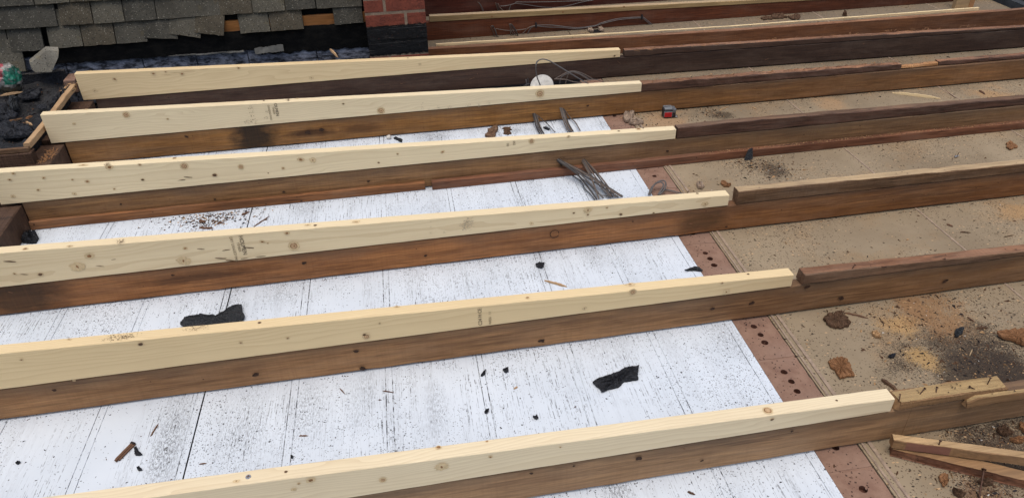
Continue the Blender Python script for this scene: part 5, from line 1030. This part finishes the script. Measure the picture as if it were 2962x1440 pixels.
piece('plaster_lump', [(1.2129, 1.2375), (1.2225, 1.2526), (1.2355, 1.2524), (1.2384, 1.2278), (1.2244, 1.2096), (1.2102, 1.2168)], .001, .010, 'seam', 'small dusty lump behind the right end of the grey smudged timber', 'lump', .5, .002, 'small dusty lump')
# brown wooden block in the fifth bay
q4 = [(0.5099, 1.8188), (0.5375, 1.8795), (0.574, 1.9114), (0.5722, 1.8719), (0.55, 1.8101), (0.5293, 1.7983)]
piece('wood_block', q4, .001, .014, 'fold', 'brown wood scrap on the white board left of the cables', 'wood scrap', .2)
piece('felt_scrap', [(0.5897, 1.8344), (0.6025, 1.8937), (0.6338, 1.8926), (0.6241, 1.8269), (0.6052, 1.8145)], .001, .004, 'chip2', 'brown dirt patch on the white board left of the cables', 'dirt clump', .4, 0, G3 + ' and cables')
(ax, ay), (ex, ey) = [(-0.5948, 0.2896), (-0.5677, 0.3364)]
mb = MB(); an = math.atan2(ey - ay, ex - ax); Ls = math.hypot(ex - ax, ey - ay)
for w0, w1, a0, a1, h in ((-.0065, -.0022, .10, 1, .005), (-.0025, .0022, 0, .97, .007), (.002, .0062, .05, .94, .0045)):
    k0 = len(mb.v); mb.beam(a0 * Ls, a1 * Ls, w0, w1, .0008, h, 8, .0006, .0006, endj=.003)
    mb.v[k0:] = [(ax + v[0] * math.cos(an) - v[1] * math.sin(an), ay + v[0] * math.sin(an) + v[1] * math.cos(an), v[2]) for v in mb.v[k0:]]
k0 = len(mb.v); mb.rbox((ex, ey, .004), (.006, .0125, .0075), .001, 1, Matrix.Rotation(an, 3, 'Z'), 1)
tag(mb.build('wood_splinter', [M['splint_dk'], M['crumb']], loc=(ax, ay, 0)), 'split brown stick with a black end on the lower left white board', 'splinter', 'wood splinters')
# foam ball
fb = (0.1101, 1.8882, 0.008)
bm = bmesh.new(); bmesh.ops.create_icosphere(bm, subdivisions=3, radius=.0095)
for v in bm.verts: v.co *= 1 + .12 * noise.noise(v.co * 220)
bm.verts.index_update(); mb = MB(); mb.add([v.co + Vector((fb[0], fb[1], .0095)) for v in bm.verts], [[v.index for v in f.verts] for f in bm.faces], 0, True); bm.free()
tag(mb.build('foam_ball', M['crumbwhite'], loc=fb), 'small white foam ball at the joist foot in the fifth bay', 'foam ball')

def sliver(a, e, w, h, m, label, z0=.0008, z1=None, cat='splinter', group='wood splinters'):
    a = Vector(a[:2]); e = Vector(e[:2]); L = (e - a).length; ang = math.atan2(e.y - a.y, e.x - a.x); mb = MB(); z1 = z0 if z1 is None else z1
    n = 10; vs = []; fs = []
    for i in range(n + 1):
        t = i / n; k = min(1, .45 + 3.2 * t, .30 + 2.6 * (1 - t)) * (1 + U(-.16, .16)); off = U(-.12, .12) * w
        z = z0 + (z1 - z0) * t
        for yy, zz in ((-w / 2 * k, 0), (-w / 2 * k * .7, h * k), (w / 2 * k * .6, h * k * .9), (w / 2 * k, 0)): vs.append((t * L + U(-.001, .001), yy + off, z + zz))
    for i in range(n):
        for k in range(4): p = i * 4 + k; q = i * 4 + (k + 1) % 4; fs.append((p, p + 4, q + 4, q))
    fs += [(0, 1, 2, 3), (n * 4 + 3, n * 4 + 2, n * 4 + 1, n * 4)]
    ca, sa = math.cos(ang), math.sin(ang); vs = [(a.x + v[0] * ca - v[1] * sa, a.y + v[0] * sa + v[1] * ca, v[2]) for v in vs]
    mb.add(vs, fs, 0); return tag(mb.build('wood_splinter', M[m], loc=(a.x, a.y, z0)), label, cat, group)
for c, w, h, m, lb in [
    ([(0.5339, 0.7784), (0.5932, 0.7328)], .008, .005, 'splint', 'pale splinter lying behind the C24 stamped timber'),
    ([(2.4346, 1.8795), (2.6061, 1.771)], .013, .010, 'new1', 'long pale split splinter on the sawdusted boards at upper right'),
    ([(-0.3839, 1.2846), (-0.3354, 1.3466)], .005, .003, 'splint_dk', 'thin dark splinter on the white board behind the name stamped timber'),
    ([(0.6726, -0.0462), (0.6861, -0.0567)], .006, .003, 'chip2', 'little pinkish splinter on the white board at the bottom edge'),
    ([(0.3558, 0.3397), (0.3671, 0.3445)], .005, .003, 'splint', 'tiny tan splinter left of the large torn felt scrap'),
    ([(-0.0842, 0.4298), (-0.07, 0.4052)], .0025, .002, 'splint_dk', 'thin dark splinter near the joist in the lowest full bay'),
    ([(0.0241, 0.3989), (0.0529, 0.3863)], .0025, .002, 'splint_dk', 'thin brown splinter crossing a board joint in the lowest full bay'),
    ([(-0.1792, 0.2864), (-0.1581, 0.2822)], .004, .002, 'splint_dk', 'short brown splinter right of the dark board joint'),
    ([(-0.5327, 0.355), (-0.5223, 0.3939)], .004, .002, 'splint_dk', 'curved brown splinter above the split brown stick'),
    ([(-0.4027, 0.2438), (-0.3863, 0.243)], .003, .002, 'splint_dk', 'short dark splinter right of the darkest board joint'),
    ([(1.9369, 0.8145), (1.9476, 0.798)], .009, .004, 'splint_dk', 'dark brown splinter on the clean grey board at right'),
    ([(1.9482, 0.7628), (1.9795, 0.7527)], .005, .003, 'chip2', 'reddish splinter right of the dark one on the clean grey board'),
    ([(2.0666, 0.7071), (2.1094, 0.7118)], .0025, .002, 'chip2', 'hair thin splinter near the right edge on the clean grey board'),
    ([(1.5701, 0.2215), (1.595, 0.2433)], .003, .002, 'toplight', 'white sliver standing out on the black grit at right'),
    ([(1.3426, 0.4538), (1.3963, 0.4174)], .006, .004, 'splint_dk', 'dark straight splinter behind the reddish brown chunk'),
    ([(1.6629, 0.3161), (1.6989, 0.3137)], .009, .004, 'chip2', 'reddish flat splinter above the leaf shaped felt flake'),
    ([(1.6732, 0.3659), (1.678, 0.3425)], .004, .003, 'splint_dk', 'small brown splinter on the boards beyond the leaf shaped flake'),
    ([(2.8392, 1.8197), (2.8346, 1.7744)], .010, .006, 'splint_dk', 'dark splinter near the right edge on the sawdust'),
    ([(1.7337, 1.8666), (1.7451, 1.842)], .005, .003, 'splint', 'tiny pale splinter right of the tape measure'),
    ([(1.5803, 1.8699), (1.6325, 1.8952)], .005, .003, 'splint', 'tan splinter on the grit right of the tape measure'),
    ([(2.693, 1.8794), (2.6759, 1.758)], .003, .002, 'splint_dk', 'thin straight splinter crossing the boards right of the long pale one'),
    ([(2.5776, 1.8984), (2.6098, 1.8804)], .006, .003, 'splint', 'short tan splinter above the long pale one'),
    ([(1.2911, 0.1867), (1.3067, 0.1327)], .012, .006, 'chip2', 'reddish brown splinter leaning at the end of the nearest new timber'),
    ([(-0.5668, 1.316), (-0.5196, 1.3027)], .010, .005, 'splint_dk', 'dark flat splinter in the bark litter on the white board at left'),
    ([(-0.5759, 1.3635), (-0.5529, 1.3515)], .012, .006, 'splint_dk', 'dark stub in the bark litter on the white board at left'),
    ([(-0.5127, 1.329), (-0.4874, 1.3378)], .007, .004, 'splint_dk', 'dark splinter at the middle of the bark litter'),
    ([(-0.4328, 1.3729), (-0.4079, 1.3933)], .009, .005, 'splint_dk', 'brown splinter at the right end of the bark litter')]:
    sliver(c[0], c[1], w, h, m, lb)
for c, w, m, z, lb in [([(-1.4938, 2.3128), (-1.4135, 2.3371)], .012, 'splint', .165, 'pale stick poking into the gutter below the plastic packet'), ([(-1.4243, 1.9945), (-1.3279, 2.0639)], .018, 'fold3', .155, 'olive tan stick lying in the gutter at the left edge'),
                    ([(-1.3049, 2.0404), (-1.2892, 2.0665)], .010, 'chip', .16, 'short orange splinter in the gutter left of the stamped timber'), ([(-1.2978, 2.0174), (-1.2642, 1.9813)], .009, 'splint', .155, 'pale broken splinter near the gutter corner')]:
    sliver(c[0], c[1], w, .008, m, lb, z, group='splinters in the gutter')
c = [(-0.1162, 2.45, 0.218), (-0.0841, 2.45, 0.1868), (-0.1158, 2.45, 0.1749)]
sliver((c[0][0], 2.52), (c[1][0], 2.47), .012, .008, 'splint', 'pale split chip leaning on the tarred wall left of the chimney', .19, .165, 'splinter', 'splinters by the chimney')
# nail with washer on the board
np_ = (2.2913, 1.2428, 0.0)
fx = empty('fixing', (np_[0], np_[1], 0), 'nail standing up through a silvery washer on the grey board at right', 'nail')
b = MB(); b.cyl((np_[0] - .008, np_[1], .004), (1, .25, .12), .0035, .017, 0, 12); b.build('washer', M['steel'], fx)
b = MB(); b.cyl((np_[0], np_[1], 0), (.15, 0, 1), .0012, .022, 0, 8); b.build('shank', M['rust'], fx)
# curled hole in the far board, its shade a dark plate
hx = (1.3432, 3.0719, 0.0)
b = MB(); b.box(hx[0] - .022, hx[0] + .026, hx[1] - .035, hx[1] + .02, .0006, .0016, 0)  # near-black plate on the board, its colour standing in for the shaded hole
for s_ in (-1, 1): b.flake([(hx[0] + s_ * .03 - .012, hx[1] - .03), (hx[0] + s_ * .03 + .012, hx[1] - .03), (hx[0] + s_ * .03 + .01, hx[1] + .02), (hx[0] + s_ * .03 - .01, hx[1] + .02)], .001, .012, 1, .4, .006)
tag(b.build('board_hole_shade_plate', [M['groove'], M['seam']], loc=hx), 'near-black plate standing in for the shaded hole, with curled paper edges, on the far grey board', 'hole')

# ------------------------------------------------------------------ uncountable crumbs
def blocked(x, y):
    for i, yy in enumerate(Y):
        if yy - .001 < y < yy + W + .001: return True
    return False
def crumb(mb, x, y, s, m, z=.0004, el=1.):
    a = U(0, 6.28); n = rnd.choice((4, 5, 5, 6)); h = s * U(.25, .6); e = el * U(.5, 1.); ca, sa = math.cos(a), math.sin(a)
    P = []
    for k in range(n):
        t = 2 * math.pi * k / n + U(-.3, .3); r = s * U(.6, 1.1); px, py = r * math.cos(t), r * e * math.sin(t)
        P.append((x + px * ca - py * sa, y + px * sa + py * ca, z))
    mb.add(P + [(x + U(-.3, .3) * s, y + U(-.3, .3) * s, z + h)], [(k, (k + 1) % n, n) for k in range(n)], m)
mb = MB(); k = 0
while k < 4200:
    x = U(-1.12, .985); y = U(-.30, 1.905)
    if blocked(x, y) or (1.40 < y < Y[3] + W): continue
    d = .16 + .55 * max(0, noise.noise((x * 6, y * .9, 4))) + .5 * max(0, noise.noise((x * 2.2, y * 2, 9)))
    for jx, jk in JX:
        xr = x - .025 * y
        if abs(xr - jx) < .010: d += .45 * (1 if jk else .5)
    dd = math.hypot((x + .53) / .08, (y - .30) / .22); d += 1.1 * math.exp(-dd * dd)
    if y > 1.48: d += .5
    if U(0, 1.3) > d: continue
    s = min(.0045, .0006 * math.exp(abs(rnd.gauss(0, .72))))
    crumb(mb, x, y, s, 0 if U(0, 1) < .88 else 1, .0004, .7); k += 1
for _ in range(420):                                       # bark litter by the fourth joist foot
    x = -.53 + rnd.gauss(0, .085); y = 1.37 + rnd.gauss(0, .035)
    if y > 1.412 or y < 1.27: continue
    crumb(mb, x, y, U(.002, .009), rnd.choice((1, 1, 2, 0)), .0004, .45)
for _ in range(260):
    x = -.50 + rnd.gauss(0, .12); y = 1.50 + abs(rnd.gauss(0, .02)); crumb(mb, x, y, U(.002, .008), rnd.choice((0, 0, 1)), .0004, .45)
for _ in range(2600):
    i = rnd.choice((0, 1, 2, 2, 3, 4)); x = U(-1.12, .99)
    if noise.noise((x * 3, i * 5, 2)) < U(-.5, .3): continue
    y = Y[i] - abs(rnd.gauss(0, .007)) - .001 - (.018 if i == 3 else 0)
    if U(0, 1) < .35: y = Y[i] + W + .001 + abs(rnd.gauss(0, .006))
    crumb(mb, x, y, U(.0008, .0035), 0 if U(0, 1) < .7 else 1, .0004, .5)
for _ in range(330):
    x = U(-1.1, .97); y = U(-.28, 1.38)
    if blocked(x, y): continue
    crumb(mb, x, y, U(.002, .006), rnd.choice((0, 0, 1)), .0004, .16)
tag(mb.build('grit', [M['crumb'], M['crumbbr'], M['crumbtan']]), 'black grit scattered over the white ceiling boards', 'grit', None, 'stuff')

mb = MB(); k = 0
HOT = [(1.5185, 0.2909), (1.5765, 0.2562), (1.6333, 0.2221), (1.6305, 0.1574), (1.5189, 0.2013), (1.425, 0.4577), (1.5489, 0.4323), (1.7171, 0.4189), (1.4148, -0.049), (1.4654, -0.039), (1.3793, -0.0219), (1.2969, -0.1648), (1.3251, -0.1791), (1.5131, 1.3482), (1.5544, 1.2929), (1.4836, 1.383), (1.5266, 1.8516), (1.2526, 1.8411)]
RAD = [.16, .16, .14, .12, .13, .10, .12, .12, .09, .09, .08, .05, .06, .07, .06, .06, .05, .1]
while k < 17000:
    if U(0, 1) < .72:
        j = rnd.randrange(len(HOT)); x = HOT[j][0] + rnd.gauss(0, RAD[j] * .8); y = HOT[j][1] + rnd.gauss(0, RAD[j] * .8); hot = True
    else:
        x = U(1.13, 3.3); y = U(-.35, 2.28); hot = False
    if x < 1.02 or blocked(x, y) or 1.40 < y < Y[3] + W or y > 2.3: continue
    s = min(.0075, .0009 * math.exp(abs(rnd.gauss(0, .7))))
    m = rnd.choices((0, 1, 2, 3), (5, 4, 3, .15) if hot else (3, 4, 1.2, .2))[0]
    crumb(mb, x, y, s, m, .0004, .5); k += 1
for _ in range(900):                                       # slivers and bark
    j = rnd.randrange(len(HOT)); q = U(0, 1) < .6
    x = HOT[j][0] + rnd.gauss(0, RAD[j]) if q else U(1.15, 3.2); y = HOT[j][1] + rnd.gauss(0, RAD[j]) if q else U(-.3, 2.25)
    if x < 1.12 or blocked(x, y) or 1.40 < y < Y[3] + W or y > 2.3: continue
    crumb(mb, x, y, U(.003, .011), rnd.choice((0, 1, 1, 1, 2)), .0004, U(.14, .4))
for _ in range(900):                                       # far bays and litter along joist feet
    x = U(.6, 3.6); y = U(2.77, 3.10); crumb(mb, x, y, U(.0015, .006), rnd.choice((0, 1, 1, 2)), .0004, .5)
for _ in range(700):
    x = U(1.25, 3.1); i = rnd.choice((1, 2, 3, 4)); y = Y[i] - abs(rnd.gauss(0, .012)) - .003 - (.025 if i == 3 else 0); crumb(mb, x, y, U(.0015, .005), rnd.choice((0, 1, 2)), .0004, .5)
for _ in range(900):                                       # sawdust on the ledger and worn tops
    x = U(1.3, 3.1); crumb(mb, x, U(1.414, 1.434), U(.0012, .004), rnd.choice((1, 2, 2)), .0345, .6)
for _ in range(500):
    x = U(1.25, 3.3); y = U(2.0, 2.30)
    crumb(mb, x, y, U(.002, .007), rnd.choice((1, 1, 2, 0)), .0004, .5)
for _ in range(900):
    x = U(1.004, 1.112); y = U(-.4, 2.2)
    if blocked(x, y): continue
    crumb(mb, x + .025 * y, y, min(.006, .0009 * math.exp(abs(rnd.gauss(0, .8)))), rnd.choice((4, 4, 4, 0, 1)), -.0013, .6)
tag(mb.build('grit', [M['crumb'], M['crumbbr'], M['crumbtan'], M['crumbwhite'], M['pink']]), 'brown and black grit with sawdust over the old grey boards', 'grit', None, 'stuff')
mb = MB()
for _ in range(700):
    x = U(-1.75, -1.27); y = U(1.80, 2.48); crumb(mb, x, y, U(.002, .012), rnd.choice((0, 0, 0, 0, 0, 1)), .145 + U(-.008, .010), .35)
for _ in range(60):
    x = U(-1.27, -1.20); y = U(2.30, 2.42); crumb(mb, x, y, U(.003, .010), rnd.choice((0, 1, 2)), .165, .6)
tag(mb.build('grit', [M['crumb'], M['crumbbr'], M['crumbtan']]), 'crumbs of felt and bark in the black gutter', 'grit', None, 'stuff')
# splintered fibres on the worn tops of the old firrings
mb = MB()
for (x0, x1, y, zf) in ((1.25, 2.45, Y[4], lerp([(1.22, .1385), (1.77, .136), (2.46, .127)])), (1.3, 3.2, Y[5] - .02, lerp([(1.28, .1345), (1.985, .128), (2.62, .124), (3.5, .113)]))):
    for _ in range(90):
        x = U(x0, x1); a = rnd.gauss(0, .5); l = U(.006, .028); yy = y + U(-.002, W); z = zf(x) + .0015
        mb.tube([(x, yy, z), (x + l * .5 * math.cos(a), yy + l * .5 * math.sin(a), z + U(.0005, .003)), (x + l * math.cos(a), yy + l * math.sin(a), z + U(-.001, .004))], U(.0006, .0012), rnd.choice((0, 1)), 4, 2)
tag(mb.build('wood_fibres', [M['topworn'], M['fresh']]), 'torn splinter fibres along the worn tops of the far old firrings', 'wood fibres', None, 'stuff')

# ------------------------------------------------------------------ daylight: bright overcast sky, very soft sun
w = bpy.data.worlds.new('World'); S.world = w; w.use_nodes = True
nt = w.node_tree; bg = nt.nodes['Background']
sky = nt.nodes.new('ShaderNodeTexSky'); sky.sky_type = 'NISHITA'; sky.sun_disc = False
EL, AZ = math.radians(77), math.radians(195)
sky.sun_elevation = EL; sky.sun_rotation = AZ; sky.air_density = 1.0; sky.dust_density = 4.0; sky.ozone_density = 1.0
nt.links.new(sky.outputs[0], bg.inputs[0]); bg.inputs[1].default_value = .15
sd = bpy.data.lights.new('sun', 'SUN'); sd.energy = 1.35; sd.angle = math.radians(60); sd.color = (1, .97, .89)
so = bpy.data.objects.new('sun', sd); COL.objects.link(so)
so.rotation_euler = Vector((math.sin(AZ) * math.cos(EL), math.cos(AZ) * math.cos(EL), math.sin(EL))).to_track_quat('Z', 'Y').to_euler()

# ------------------------------------------------------------------ camera
RX, RY, RZ, CP, LENS = [(0.983235, -0.181718, -0.015096), (0.114094, 0.548521, 0.828316), (-0.142239, -0.816151, 0.560058), (0.12066, -1.01985, 1.3658), 26.1531]
cd = bpy.data.cameras.new('camera'); cd.sensor_width = 36; cd.sensor_fit = 'HORIZONTAL'; cd.lens = LENS; cd.clip_start = .05; cd.clip_end = 200
co = bpy.data.objects.new('camera', cd); COL.objects.link(co)
co.matrix_world = Matrix(((RX[0], RY[0], RZ[0], CP[0]), (RX[1], RY[1], RZ[1], CP[1]), (RX[2], RY[2], RZ[2], CP[2]), (0, 0, 0, 1)))
S.camera = co
S.view_settings.view_transform = 'Standard'; S.view_settings.look = 'None'; S.view_settings.gamma = 1; S.view_settings.exposure = .12
S.render.film_transparent = False
